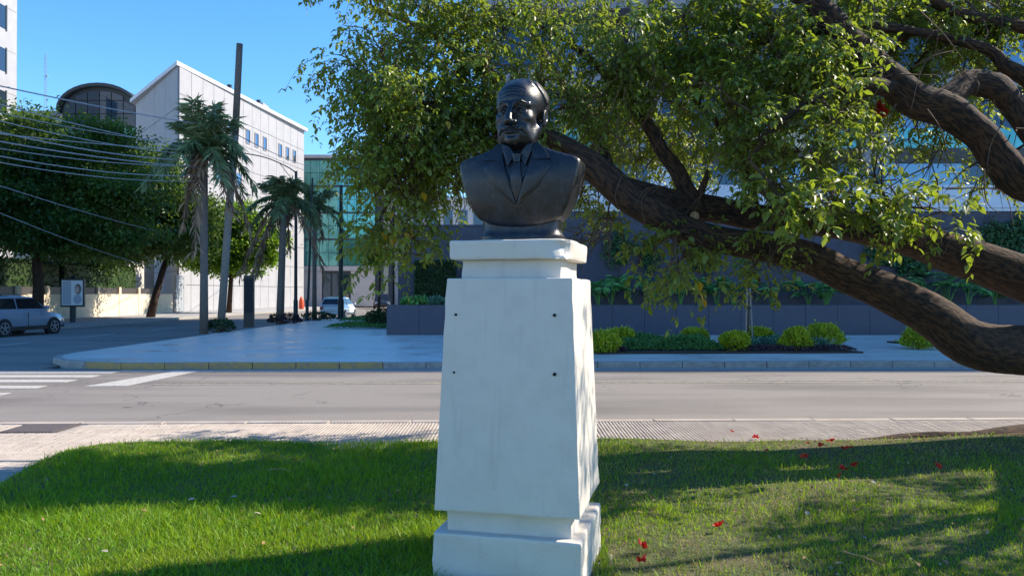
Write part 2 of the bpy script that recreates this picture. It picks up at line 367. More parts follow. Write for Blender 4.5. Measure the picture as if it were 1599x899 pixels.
def lush(x, y): 
    n = .5+.5*np.sin(1.9*x+.7)*np.cos(2.3*y-.4)+.35*np.sin(5.1*x-3*y)
    bare = np.exp(-((x-1.0)/.8)**2-((y-4.4)/.6)**2)*.75 + np.exp(-((x-5.2)/2.0)**2-((y-8.2)/.45)**2)*.9
    return np.clip(np.where(x>.6,.36,.90)+.25*(n-.5)-bare, .05, 1)
A = blades(190000, 3.6, 5.8, -4.5, 5.2, .062, .0055, 1, lush); B = blades(150000, 5.8, 8.7, -4.5, 8.4, .062, .0065, 2, lush); C = blades(40000, 1.5, 3.6, -4.4, 5, .06, .008, 3, lush)
V = np.concatenate([A[0],B[0],C[0]]); F = np.concatenate([A[1], B[1]+len(A[0]), C[1]+len(A[0])+len(B[0])])
tag(link('grass', fast_mesh('grass', V, F), 'grass'), 'short bright green lawn grass around the white pedestal', 'grass', kind='stuff')
A = blades(95000, 3.6, 8.6, .4, 8.4, .036, .006, 5); B = blades(26000, 3.6, 6.6, -3.2, .4, .036, .006, 6, lambda x,y: .25+.6*np.exp(-((x+.5)/1.2)**2-((y-4.6)/1)**2))
tag(link('dry_grass', fast_mesh('dry_grass', np.concatenate([A[0],B[0]]), np.concatenate([A[1],B[1]+len(A[0])])), 'grass_dry'), 'straw coloured dry grass mixed into the lawn', 'grass', kind='stuff')

# ------------------------------------------------------------------ pedestal
PC = Vector((.06,4.60,0)); PROT = R(-13.6)
ped = empty('pedestal', PC, PROT); tag(ped, 'tall white painted tapered pedestal carrying the dark bust', 'pedestal')
def sq(name, s0, s1, z0, z1, bev, chip=None):
    o = MB().frustum(s0, s1, z0, z1).build(name, 'white_paint', ped)
    bm = bmesh.new(); bm.from_mesh(o.data)
    bmesh.ops.bevel(bm, geom=bm.edges[:], offset=bev, segments=2, affect='EDGES', profile=.6)
    for a in range(3):                                   # slice so that the edges can wander like hand-applied render
        no = [0,0,0]; no[a] = 1
        lo, hi = (z0,z1) if a == 2 else (-s0,s0)
        for t in np.linspace(lo+.02, hi-.02, 14 if hi-lo > .2 else 4):
            co = [0,0,0]; co[a] = t; bmesh.ops.bisect_plane(bm, geom=bm.verts[:]+bm.edges[:]+bm.faces[:], plane_co=co, plane_no=no)
    for v in bm.verts:
        c = v.co; q = np.array((c.x,c.y,c.z))
        c.x += .0022*math.sin(31*c.z+9*c.y+s0*40)+.0016*math.sin(67*c.z+3); c.y += .0022*math.sin(27*c.z+11*c.x+s1*30); c.z += .0022*math.sin(23*c.x+7)*math.cos(19*c.y+2)
        if chip: chip(v)
    bm.to_mesh(o.data); bm.free(); o.data.polygons.foreach_set('use_smooth', np.ones(len(o.data.polygons), bool)); o.data.set_sharp_from_angle(angle=R(28))
    return o
def chip_cap(v):                                          # the front corner of the cap is broken off
    d = (v.co - Vector((.344,-.344,1.85))).length
    if d < .10: v.co.x -= (.10-d)*.55; v.co.y += (.10-d)*.55; v.co.z += random.uniform(-.004,.004)
sq('base', .418, .415, -.10, .28, .016); sq('recess', .352, .350, .277, .403, .008)
sq('shaft', .408, .356, .40, 1.684, .009); sq('neck', .286, .284, 1.681, 1.790, .008); sq('cap', .340, .345, 1.787, 1.898, .018, chip_cap)
for px, py, r_ in ((712,491,.0075),(866,492,.009),(709,581,.006),(866,584,.0095)):
    # find the hole's place on the leaning front face
    z = CAM_H+(HOR-py)/FPX*4.22; s = .408+(.356-.408)*(z-.40)/1.284
    ex = Vector((math.cos(PROT),math.sin(PROT))); fr = Vector((math.sin(PROT),-math.cos(PROT)))
    k = (px-799.5)/FPX; c = Vector((PC.x,PC.y))+fr*s      # X = k*Y along the face
    u = (k*c.y-c.x)/(ex.x-k*ex.y); Yd = c.y+u*ex.y; z = CAM_H+(HOR-py)/FPX*Yd; s = .408+(.356-.408)*(z-.40)/1.284
    MB().lathe([(r_,-.006),(r_,.0035)], 12, (u,-s,z), 'y').build('mounting_hole','hole',ped)

# ------------------------------------------------------------------ bust (distance fields turned into one skin per part)
def surfnet(fn, lo, hi, h):
    lo = np.array(lo, float); n = np.ceil((np.array(hi)-lo)/h).astype(int)+1
    ax = [lo[i]+h*np.arange(n[i]) for i in range(3)]
    X, Y, Z = np.meshgrid(*[a.astype(np.float32) for a in ax], indexing='ij'); Fv = fn(X, Y, Z)
    s = Fv < 0; cs = [(i,j,k) for i in (0,1) for j in (0,1) for k in (0,1)]
    sl = lambda A, c: A[c[0]:n[0]-1+c[0], c[1]:n[1]-1+c[1], c[2]:n[2]-1+c[2]]
    cnt = sum(sl(s,c).astype(np.int8) for c in cs); act = (cnt>0)&(cnt<8)
    idx = np.full(act.shape, -1, np.int64); idx[act] = np.arange(act.sum()); base = np.argwhere(act).astype(float)
    acc = np.zeros((len(base),3)); num = np.zeros(len(base)); cv = {c: sl(Fv,c)[act] for c in cs}
    for a in cs:
        for x in range(3):
            if a[x]: continue
            b = list(a); b[x] = 1; b = tuple(b); fa, fb = cv[a], cv[b]; m = (fa<0)!=(fb<0)
            t = fa/np.where(m, fa-fb, 1); p = np.array(a, float)+np.outer(t, np.eye(3)[x]); acc[m] += p[m]; num[m] += 1
    V = lo+(base+acc/num[:,None])*h; Q = []
    for x in range(3):
        u, v_ = (x+1)%3, (x+2)%3; A0 = [slice(1,-1)]*3; A0[x] = slice(0,-1); A1 = [slice(1,-1)]*3; A1[x] = slice(1,None)
        s0, s1 = s[tuple(A0)], s[tuple(A1)]; e = np.argwhere(s0!=s1); off = np.ones(3,int); off[x] = 0; e0 = e+off
        flip = s0[s0!=s1]; q = []
        for du, dv in ((-1,-1),(0,-1),(0,0),(-1,0)):
            c = e0.copy(); c[:,u] += du; c[:,v_] += dv; q.append(idx[c[:,0],c[:,1],c[:,2]])
        q = np.stack(q,1); q[~flip] = q[~flip][:,::-1]; Q.append(q)
    return V, np.concatenate(Q)
def ell(X,Y,Z,c,r):
    a, b, d = (X-c[0])/r[0], (Y-c[1])/r[1], (Z-c[2])/r[2]; k0 = np.sqrt(a*a+b*b+d*d)
    k1 = np.sqrt((a/r[0])**2+(b/r[1])**2+(d/r[2])**2); return k0*(k0-1)/np.maximum(k1,1e-6)
def cap_(X,Y,Z,a,b,ra,rb):
    a, b = np.array(a), np.array(b); ba = b-a; px, py, pz = X-a[0], Y-a[1], Z-a[2]
    t = np.clip((px*ba[0]+py*ba[1]+pz*ba[2])/(ba@ba),0,1)
    return np.sqrt((px-t*ba[0])**2+(py-t*ba[1])**2+(pz-t*ba[2])**2)-(ra+(rb-ra)*t)
def su(a,b,k): h = np.clip(.5+.5*(b-a)/k,0,1); return b+(a-b)*h-k*h*(1-h)
def ss(a,b,k): return -su(-a,b,k)                          # a minus b
def si(a,b,k): return -su(-a,-b,k)
def head_fn(X,Y,Z):
    E = lambda c,r: ell(X,Y,Z,c,r); Cc = lambda a,b,ra,rb=None: cap_(X,Y,Z,a,b,ra,ra if rb is None else rb)
    Xa = np.abs(X); EA = lambda c,r: ell(Xa,Y,Z,c,r); CA = lambda a,b,ra,rb=None: cap_(Xa,Y,Z,a,b,ra,ra if rb is None else rb)
    d = E((0,.025,.835),(.136,.168,.136)); d = su(d, E((0,-.055,.822),(.112,.098,.100)), .04)
    d = su(d, E((0,-.045,.700),(.108,.098,.130)), .04); d = su(d, E((0,-.058,.628),(.088,.082,.058)), .035)
    d = su(d, E((0,-.122,.602),(.040,.030,.032)), .03)     # chin
    d = su(d, CA((.104,.015,.690),(.074,-.070,.610),.030,.033), .04)   # jaw line
    d = su(d, EA((.074,-.098,.722),(.036,.040,.034)), .03)            # cheekbone
    d = su(d, EA((.060,-.105,.655),(.034,.036,.042)), .03)            # cheek
    d = su(d, CA((.018,-.146,.793),(.088,-.112,.792),.017,.014), .014) # brow ridge
    d = ss(d, EA((.053,-.170,.766),(.040,.040,.022)), .012)            # eye socket
    d = su(d, EA((.052,-.115,.764),(.025,.022,.019)), .003)            # eye ball
    d = su(d, CA((.027,-.140,.768),(.052,-.148,.777),.0055), .005); d = su(d, CA((.052,-.148,.777),(.078,-.128,.765),.0055,.005), .005)
    d = su(d, CA((.030,-.138,.755),(.054,-.143,.748),.005), .006); d = su(d, CA((.054,-.143,.748),(.077,-.127,.757),.005,.004), .006)
    d = su(d, CA((.034,-.137,.735),(.070,-.128,.733),.008,.006), .010) # bags
    d = su(d, CA((.020,-.157,.800),(.060,-.151,.809),.0065,.006), .005); d = su(d, CA((.060,-.151,.809),(.094,-.118,.796),.006,.004), .005)  # eyebrow
    d = su(d, Cc((0,-.150,.792),(0,-.196,.704),.015,.021), .012); d = su(d, E((0,-.197,.694),(.023,.020,.018)), .010)
    d = su(d, EA((.026,-.168,.692),(.016,.021,.015)), .007)
    d = ss(d, EA((.012,-.183,.680),(.008,.012,.006)), .004)            # nostril
    d = ss(d, CA((.036,-.160,.702),(.072,-.130,.630),.0045,.003), .012) # fold beside the mouth
    d = ss(d, CA((.070,-.118,.690),(.080,-.095,.625),.005,.003), .014)
    d = su(d, E((0,-.136,.668),(.046,.016,.020)), .02)
    d = su(d, E((0,-.147,.659),(.048,.014,.0060)), .005); d = su(d, E((0,-.147,.642),(.044,.014,.0085)), .006)
    d = ss(d, Cc((-.060,-.134,.648),(0,-.165,.652),.0042), .003); d = ss(d, Cc((.060,-.134,.648),(0,-.165,.652),.0042), .003)
    d = ss(d, E((0,-.158,.622),(.030,.010,.008)), .010)
    for zf, a in ((.862,.0038),(.885,.0034),(.842,.0030)):              # forehead lines
        d = d + a*np.exp(-((Z-zf-.01*np.cos(X*30))/.0045)**2)*(Y<-.08)*(np.abs(X)<.07)
    # ears
    e = EA((.142,.022,.742),(.017,.034,.050)); e = ss(e, EA((.160,.014,.748),(.012,.019,.030)), .008); e = su(e, EA((.138,.010,.703),(.012,.016,.016)), .01)
    d = su(d, e, .010)
    # hair: swept back from a high hairline, full at the sides
    hr = E((0,.042,.838),(.153,.171,.1415)); front = np.maximum(-(Y+.040+.45*(Z-.90)-.50*np.maximum(0,Xa-.085)), .748-Z-.6*np.maximum(0,Y-.02))
    hr = hr + .0030*np.sin(150*X+80*Z+3*np.sin(18*Y+9*X))
    hr = si(hr, front, .012); d = su(d, hr, .007)
    # neck
    n = Cc((0,.035,.44),(0,.022,.64),.096,.084); n = su(n, CA((.055,-.03,.48),(.085,.02,.66),.022,.02), .03); d = su(d, n, .025)
    return np.maximum(d, .455-Z)
def hd(X, Z):                                              # half depth of the chest
    zz = np.clip((Z-.05)/.5,0,1); prof = .62+.42*np.sin(np.clip(zz*1.15,0,1)*math.pi*.62)-.50*np.clip((Z-.36)/.24,0,1)**1.6*np.clip(1-np.abs(X)/.6,0,1)
    return .168*np.sqrt(np.clip(1-(X/.50)**2,.02,1))*np.clip(prof,.25,1.2)
SIL = [(-.10,.575),(-.22,.525),(-.335,.490),(-.362,.462),(-.355,.41),(-.322,.29),(-.285,.20),(-.235,.135),(-.13,.098),(0,.086),(.13,.098),(.235,.135),(.285,.20),(.322,.29),(.355,.41),(.362,.462),(.335,.490),(.22,.525),(.10,.575)]
SIL = [tuple(p[:2]) for p in spline([(x,z) for x,z in SIL], 4)]
def poly_sdf(X, Z, pts):
    d = np.full(X.shape, 1e9, np.float32); s = np.ones(X.shape, np.float32); n = len(pts)
    for i in range(n):
        (ax,az),(bx,bz) = pts[i], pts[i-1]; ex, ez = bx-ax, bz-az; wx, wz = X-ax, Z-az
        t = np.clip((wx*ex+wz*ez)/(ex*ex+ez*ez),0,1); d = np.minimum(d, (wx-ex*t)**2+(wz-ez*t)**2)
        c1 = Z>=az; c2 = Z<bz; c3 = ex*wz>ez*wx; f = (c1&c2&c3)|(~c1&~c2&~c3); s = np.where(f,-s,s)
    return s*np.sqrt(d)
def torso_fn(X,Y,Z):
    Xb = X[:,:1,:]; Zb = Z[:,:1,:]
    h = hd(Xb, Zb); h = h + .003*np.sin(11*Xb+6*Zb+.4)*np.sin(13*Zb-5*Xb)
    vee = np.clip((Zb-.235-np.abs(Xb)*2.7)/.02,0,1)        # the shirt lies lower than the jacket
    h = h - .012*vee
    d = np.abs(Y-.015)-h
    d = si(d*.85, poly_sdf(Xb, Zb, SIL)+0*Y, .022)
    d = ss(d, ell(X,Y,Z,(0,.03,.585),(.10,.10,.06)), .02)
    return d
bust = empty('bust', (PC.x, PC.y, 1.897), PROT); tag(bust, 'glossy black bust of a man in suit and tie on the pedestal', 'bust')
V, Q = surfnet(torso_fn, (-.40,-.24,.06), (.40,.26,.60), .0055); link('jacket', fast_mesh('jacket', V, Q), 'bronze', bust, True)
V, Q = surfnet(head_fn, (-.19,-.235,.44), (.19,.235,1.0), .0036)
hp = np.array((0,.02,.60)); tw = R(-7)*np.clip((V[:,2]-.50)/.08,0,1); V = V-hp   # the head is turned a little further
V = np.stack([V[:,0]*np.cos(tw)-V[:,1]*np.sin(tw), V[:,0]*np.sin(tw)+V[:,1]*np.cos(tw), V[:,2]],1)*np.array((1.03,1.04,1.045))+hp-np.array((.008,0,.010))
link('head', fast_mesh('head', V, Q), 'bronze', bust, True)
def front_y(x, z): return .015-float(hd(np.array(x), np.array(z)))
def patch(name, left, right, off, thick, n=24, m=10, m_='bronze', push=None):
    """a cloth layer lying on the chest between two edge lines given in (x, z)"""
    def samp(pl, t):
        L = [0]; 
        for a, b in zip(pl, pl[1:]): L.append(L[-1]+math.dist(a,b))
        q = t*L[-1]; i = min(max(k for k in range(len(L)) if L[k] <= q+1e-9), len(pl)-2); u = (q-L[i])/(L[i+1]-L[i]); return [pl[i][j]+(pl[i+1][j]-pl[i][j])*u for j in (0,1)]
    V = []; F = []
    for layer in (0,1):
        for i in range(n+1):
            a, b = samp(left, i/n), samp(right, i/n)
            for j in range(m+1):
                t = j/m; x, z = a[0]+(b[0]-a[0])*t, a[1]+(b[1]-a[1])*t
                crown = math.sin(math.pi*min(max(t,0),1))**.5*thick*.35
                o_ = off + (thick*.65+crown if layer == 0 else -.012); o_ += (push(x,z,i/n,t) if push else 0)
                V.append((x, front_y(x,z)-o_, z))
    w_ = m+1; K = (n+1)*w_
    for i in range(n):
        for j in range(m):
            q = i*w_+j; F.append((q,q+1,q+w_+1,q+w_)); F.append((K+q+w_,K+q+w_+1,K+q+1,K+q))
    rim = [j for j in range(w_)]+[i*w_+m for i in range(1,n+1)]+[n*w_+j for j in range(m-1,-1,-1)]+[i*w_ for i in range(n-1,0,-1)]
    for a, b in zip(rim, rim[1:]+rim[:1]): F.append((a,K+a,K+b,b))
    mb = MB(); mb.add(V,F); o = mb.build(name, m_, bust, 'auto'); return o
for s in (-1,1):
    inner = [(s*.092,.548),(s*.082,.48),(s*.062,.40),(s*.034,.31),(s*.004,.222)]
    patch('lapel', inner, [(s*.150,.545),(s*.185,.475),(s*.205,.435),(s*.13,.32),(s*.012,.215)], .002, .013)
    patch('jacket_collar', [(s*.092,.575),(s*.080,.535),(s*.110,.470)], [(s*.125,.572),(s*.165,.530),(s*.196,.476)], .008, .013, 12, 8)
    patch('shirt_collar', [(s*.045,.555),(s*.022,.515),(s*.020,.492)], [(s*.092,.570),(s*.082,.520),(s*.052,.440)], -.006, .016, 12, 8, push=lambda x,z,a,b: .022*(1-a))
patch('tie_knot', [(-.026,.508),(-.018,.462)], [(.026,.508),(.018,.462)], -.002, .020, 8, 8, push=lambda x,z,a,b: .014*(1-a))
patch('tie', [(-.018,.464),(-.034,.34),(-.020,.27),(-.002,.232)], [(.018,.464),(.036,.34),(.022,.27),(.002,.232)], -.006, .016, 20, 8)
patch('breast_pocket', [(.165,.352),(.165,.332)], [(.255,.362),(.255,.342)], -.002, .008, 4, 8)
# the socle under the chest
mb = MB(); ring = 28; prof = [(.250,.125,0),(.252,.127,.04),(.240,.120,.05),(.230,.114,.085),(.235,.122,.165)]
for a, b, z in prof:
    for k in range(ring):
        t = 2*math.pi*k/ring; c, s_ = math.cos(t), math.sin(t); p_ = .62
        mb.v.append((a*math.copysign(abs(c)**p_,c), .02+b*math.copysign(abs(s_)**p_,s_), z))
for i in range(len(prof)-1):
    for k in range(ring): q = i*ring; mb.f.append((q+k,q+(k+1)%ring,q+ring+(k+1)%ring,q+ring+k))
mb.f.append(tuple(range(ring-1,-1,-1))); mb.f.append(tuple((len(prof)-1)*ring+k for k in range(ring)))
mb.build('socle', 'bronze', bust, 'auto')
# ------------------------------------------------------------------ the big leaning tree
tree = empty('coral_tree', (7.7, 8.5, 0)); tag(tree, 'large coral tree with thick low branches reaching over behind the bust', 'tree')
TI = Matrix.Translation((-7.7,-8.5,0))
def tl(o): o.matrix_parent_inverse = TI; return o
LIMB_PTS = []
def limb(name, ctrl, n=12, k=6, rough=.02):
    n += 8; k += 4
    pts = spline(ctrl, k); tq = np.arange(len(pts))[:,None]; ph = RNG.uniform(0,6.28,(1,3)); j = (np.sin(tq*.31+ph)+.6*np.sin(tq*.47+2*ph))*.006*np.minimum(1,pts[:,3:4]/.1); j *= np.minimum(1,np.minimum(tq,len(pts)-1-tq)/4); pts[:,:3] += j
    o = tl(MB().tube([p[:3] for p in pts], pts[:,3], n, True, rough).build(name, 'bark', tree, True))
    ln = np.concatenate([[0],np.cumsum(np.linalg.norm(np.diff(pts[:,:3],axis=0),axis=1))]); th = 2*math.pi*np.arange(n)/n; sd_ = len(LIMB_PTS)*.37
    at = np.stack([np.cos(th)[None]*(pts[:,3:4]+.02)+sd_, np.sin(th)[None]*(pts[:,3:4]+.02), np.repeat((ln*.30)[:,None],n,1)],-1).reshape(-1,3)
    cen = np.repeat(pts[:,None,:3],n,1).reshape(-1,3); co = np.empty(len(o.data.vertices)*3,np.float32); o.data.vertices.foreach_get('co',co); co = co.reshape(-1,3)
    T, S_ = np.tile(th,len(pts)), np.repeat(ln,n); f = 1+.06*np.sin(2*T+.7*S_+sd_)+.05*np.sin(3*T-.9*S_+2*sd_)+.04*np.sin(1.9*S_+sd_)+.03*np.sin(5*T+.5*S_+sd_)+.05*np.maximum(0,np.sin(3.1*S_+sd_*3)*np.cos(T+sd_))**4*3
    co = cen+(co-cen)*f[:,None]; o.data.vertices.foreach_set('co',co.astype(np.float32).ravel()); o.data.update()
    o.data.attributes.new('grain','FLOAT_VECTOR','POINT').data.foreach_set('vector', at.astype(np.float32).ravel())
    for p in pts: LIMB_PTS.append(p)
    return pts
def PL(l): return [(*P(px,py,d), r/FPX*d) for px,py,d,r in l]
limb('trunk', [(7.75,8.55,-.15,.85),(7.72,8.52,.12,.62),(7.66,8.48,.5,.52),(7.55,8.45,1.0,.50),(7.5,8.45,1.6,.48),(7.45,8.4,2.3,.44),(7.3,8.3,2.9,.40)], 18)
l1 = limb('limb', [(7.5,8.4,.85,.34)]+PL([(1680,556,8.05,37),(1599,548,8,36),(1530,540,7.9,35),(1460,497,7.8,33),(1385,455,7.8,30),(1310,425,7.8,26),(1245,395,7.7,24),(1150,380,7.6,21),(1080,362,7.6,22),(1020,335,7.5,24),(960,290,7.5,26),(905,248,7.5,24),(850,215,7.6,17),(780,195,7.7,10),(700,175,7.8,7),(620,150,8,4)]), 14, 7)
l2 = limb('limb', [(7.5,8.45,1.7,.34)]+PL([(1680,455,8.5,38),(1599,432,8.4,38),(1520,405,8.4,35),(1440,378,8.4,30),(1350,355,8.3,25),(1270,346,8.2,21),(1180,338,8.1,20),(1100,326,8,21),(1020,312,7.8,22),(945,284,7.6,15)]), 14, 7)
l3 = limb('limb', [(7.35,8.3,2.75,.36)]+PL([(1650,292,7.7,32),(1590,276,7.6,26),(1560,246,7.6,24),(1528,205,7.6,23),(1475,172,7.6,26),(1420,150,7.6,26),(1370,105,7.6,22),(1320,55,7.6,20),(1270,5,7.6,17),(1190,-70,7.7,16),(1080,-130,7.8,10)]), 14, 7)
limb('limb', PL([(1660,250,8.0,26),(1610,205,7.9,19),(1580,160,7.9,18),(1550,135,7.8,18),(1515,130,7.8,18),(1485,148,7.7,18),(1450,170,7.6,16)]), 10)
limb('limb', PL([(1690,180,8.2,20),(1620,130,8.2,15),(1575,105,8.2,12),(1540,75,8.2,9),(1440,50,8.2,7),(1330,40,8.2,9),(1200,60,8.2,7),(1080,100,8.2,5)]), 10)
limb('limb', PL([(1690,60,8.4,18),(1600,40,8.4,12),(1500,20,8.4,9),(1400,-30,8.4,7),(1280,-90,8.4,7)]), 10)
limb('limb', PL([(1095,330,7.95,15),(1075,300,7.9,13),(1058,268,7.9,12),(1035,235,7.9,10),(1015,200,7.9,9),(985,160,7.9,7),(940,110,7.9,6),(880,60,7.9,4),(800,20,8,3)]), 9)
limb('limb', PL([(1255,348,8.1,17),(1230,322,8.0,16),(1200,296,7.7,15),(1185,286,7.6,13)]), 10)
limb('limb', PL([(1180,338,8.0,8),(1170,280,8.0,7),(1140,220,8.0,6),(1100,170,8.0,5),(1040,120,8.1,3)]), 8)
limb('limb', PL([(905,246,7.5,15),(870,222,7.4,10),(830,200,7.5,8),(760,200,7.6,6),(690,225,7.7,5),(630,270,7.8,4),(600,330,7.8,3)]), 8)
limb('limb', PL([(860,216,7.6,10),(800,150,7.9,7),(730,90,8.2,6),(650,40,8.4,4),(580,10,8.5,3)]), 8)
limb('limb', PL([(960,290,7.7,9),(940,230,8.1,8),(900,170,8.6,7),(860,100,9.0,5),(820,30,9.2,4)]), 8)
limb('limb', PL([(1400,140,7.6,15),(1340,130,7.3,10),(1280,150,7.1,7),(1220,190,7.0,5),(1170,250,7.0,3)]), 8)
limb('limb', PL([(1440,380,8.3,10),(1420,345,7.6,6),(1390,325,7.1,4),(1340,305,6.8,3)]), 7)
limb('limb', [(7.4,8.3,2.2,.22),(7.5,7.6,2.9,.13),(7.2,6.7,3.2,.09),(6.6,6.0,3.3,.05),(5.8,5.6,3.2,.025)], 9)  # out-of-view limb added to carry the leaves that shade the right lawn
limb('limb', [(7.2,6.7,3.2,.08),(6.5,6.4,3.9,.05),(5.8,6.2,4.5,.03),(5.2,6.1,4.9,.015)], 8)  # out-of-view fork towards the leaves that dapple the pedestal
tl(MB().tube([P(1090,318,7.9),P(1098,290,7.85),P(1108,266,7.8)],[.05,.035,.028],8,True,.2).build('branch_stub','bark',tree,True))
c = P(1086,338,7.72); tl(MB().lathe([(.042,-.012),(.046,.0),(.040,.01)],12,(c.x-.02,c.y-.05,c.z),'y').build('cut_branch_end','cut_wood',tree,'auto'))
for pts in ([(7.2,8.5,.05,.30),(6.5,8.72,-.04,.21),(5.9,8.80,-.05,.18),(5.3,8.66,-.08,.17),(4.6,8.70,-.08,.13),(4.0,8.58,-.07,.09),(3.4,8.52,-.08,.05)],
            [(7.0,8.3,.08,.25),(6.2,8.35,-.02,.16),(5.5,8.42,-.05,.13),(4.9,8.40,-.06,.09)]):
    limb('root', pts, 10)
LP = np.array(LIMB_PTS)
# boughs -> twigs -> sprays of three-part leaves
random.seed(21); RNG = np.random.default_rng(5)
CL = []
def cl(px, py, d, r, n, kind=0): CL.append((P(px+random.uniform(-18,18), py+random.uniform(-14,14), d+random.uniform(-.35,.35)), r, n, kind))
for px in (560,650,750,1250): cl(px,-95,8.2,.42,9)
for px in (550,610,690,770,860,960,1060,1160,1260,1360): cl(px,-25,8.0,.40,20 if px < 850 or px > 1200 else 11)
for px in (560,640,720,800,890,980,1080,1180,1280): cl(px,45,7.7,.40,30)
for px in (565,625,690,770,850,930,1010,1100,1190,1260): cl(px,110,7.7,.38,30)
for px in (565,615,670,740,800): cl(px,165,7.6,.38,34)
for px in (572,615,660,720,780): cl(px,215,7.6,.34,34)
for px in (580,620,665,720): cl(px,258,7.6,.30,26)
for px,py in ((585,305),(620,310),(660,300),(600,350),(635,355),(605,395),(625,405)): cl(px+8,py,7.6,.24,12,1)
for px,py in ((930,205),(1000,215),(1070,225),(960,255),(1040,265),(1090,200),(900,180),(1120,240),(985,180)): cl(px,py,9.6,.34,15,2)
for px,py in ((880,160),(960,150),(1050,160),(1130,160),(1200,160),(1250,150)): cl(px,py,7.6,.30,15)
for px,py in ((1180,215),(1230,205),(1260,250),(1300,230),(1200,260),(1300,170),(1330,210),(1350,250),(1150,240)): cl(px,py,7.2,.27,10,1)
for px,py in ((1180,200),(1250,190),(1310,200),(1220,245),(1290,260),(1370,220)): cl(px,py,9.2,.30,12,2)
for px,py in ((1220,315),(1290,310),(1350,320),(1400,310),(1450,325),(1300,345),(1390,345),(1460,350),(1230,350)): cl(px,py,6.9,.22,7,3)
for px,py in ((960,375),(1010,390),(1060,385),(1110,400),(1160,395),(1210,400),(1040,415),(1180,430),(1090,430)): cl(px,py,7.4,.20,5,1)
for px,py in ((905,330),(920,300)): cl(px,py,8.6,.2,9,2)
for px,py in ((1290,20),(1350,10),(1330,90),(1280,60),(1240,120),(1300,140)): cl(px,py,8.6,.34,22)
for px,py in ((1150,110),(1210,70),(1130,40),(1060,90),(990,60),(1180,170)): cl(px,py,8.7,.36,24)
for px,py in ((1380,40),(1420,70),(1400,-10),(1460,20),(1390,110),(1350,150),(1520,40),(1580,0),(1480,-40),(1440,120),(1500,110)): cl(px,py,8.9,.30,16,2)
for px,py in ((1430,20),(1500,10),(1560,25),(1450,90),(1500,80),(1560,70),(1590,160),(1420,210),(1470,240),(1520,280)): cl(px,py,8.9,.26,7,2)
for px,py in ((1420,-60),(1540,-70),(1660,-40)): cl(px,py,8.6,.45,8)
for x,y,z in ((6.4,8.9,4.9),(7.6,9.0,5.0),(8.6,8.2,4.6),(5.4,9.0,5.2)): CL.append((Vector((x,y,z)),.55,14,0))
for x,y,z in ((5.7,6.0,2.9),(6.4,5.5,3.3),(7.0,6.3,3.2),(5.3,5.3,3.1),(7.6,5.6,3.5),(6.2,6.6,3.6),(7.9,6.6,2.9),(8.3,5.2,3.2),(6.8,7.0,3.9),(7.4,7.2,3.4),(8.6,6.2,3.8),(6.0,5.0,2.9),(7.2,4.9,3.0)): CL.append((Vector((x,y,z)),.42,14,0))  # unseen leaf clusters added to throw shade on the right lawn
for x,y,z in ((4.75,6.05,3.9),(5.1,6.1,4.6),(4.9,5.95,5.2),(5.6,6.25,5.0)): CL.append((Vector((x,y,z)),.36,7,0))  # sparse unseen clusters added to dapple the sunlit side of the pedestal
DENS = {0:2.05, 1:1.25, 2:2.3, 3:.85}; mbt = MB(); SO, SD, SL, SK = [], [], [], []
for c, r, n, kind in CL:
    c = np.array(c); a = LP[(LP[:,3] < .22)]; dd = np.linalg.norm(a[:,:3]-c,axis=1)+3.0*np.maximum(0,a[:,3]-.08); s = a[np.argmin(dd)]
    e = c+RNG.normal(size=3)*.06; L = np.linalg.norm(e-s[:3]); mid = (s[:3]+e)/2+np.array((0,0,.10*L))+RNG.normal(size=3)*.06*L
    path = spline([(*s[:3],.4),(*mid,.3),(*e,.2)], 5)[:,:3]
    r0 = min(.035, s[3]*.7, .010+.010*L); mbt.tube(path, np.linspace(r0,.006,len(path)), 5, False)
    nb = 6
    for b in range(nb):
        st = path[RNG.integers(len(path)//2, len(path))]; u = rdir(1)[0]; u[2] *= .8
        en = c+u*r*np.array((1.0,1.15,.95)); md = (st+en)/2+np.array((0,0,.05))+RNG.normal(size=3)*.03
        q = spline([(*st,1),(*md,1),(*en,1)],4)[:,:3]; mbt.tube(q, np.linspace(.008,.0035,len(q)), 4, False)
        m_ = max(1, round(n*DENS[kind]/nb)+ (1 if random.random() < .4 else 0))
        for k in range(m_):
            o_ = q[RNG.integers(2,len(q))]+RNG.normal(size=3)*.05*r/.35; od = unit((o_-c)[None])[0]*.8+rdir(1)[0]*.7; od[2] -= .25
            SO.append(o_); SD.append(od); SL.append(RNG.uniform(.20,.44)*(.95 if kind == 1 else .85)); SK.append(kind)
for _ in range(170):                                      # bare hanging twigs in the thin middle of the crown
    p = np.array(P(random.uniform(900,1330), random.uniform(60,300), random.uniform(7.2,8.6))); L = random.uniform(.25,.8); u = np.array((random.uniform(-.9,.5),random.uniform(-.4,.4),random.uniform(-1,.1)))
    mbt.tube(spline([(*p,0),(*(p+u*L*.5+RNG.normal(size=3)*.05),0),(*(p+u*L+np.array((0,0,-.12*L))),0)],4)[:,:3], np.linspace(.007,.002,9), 4, False)
for _ in range(110):
    p = np.array(P(random.uniform(1180,1599), random.uniform(-10,300), random.uniform(7.0,8.4))); L = random.uniform(.3,1.0); u = np.array((random.uniform(-1,.6),random.uniform(-.4,.3),random.uniform(-1,.35)))
    mbt.tube(spline([(*p,0),(*(p+u*L*.5+RNG.normal(size=3)*.08),0),(*(p+u*L+np.array((0,0,-.15*L))),0)],4)[:,:3], np.linspace(.008,.002,9), 4, False)
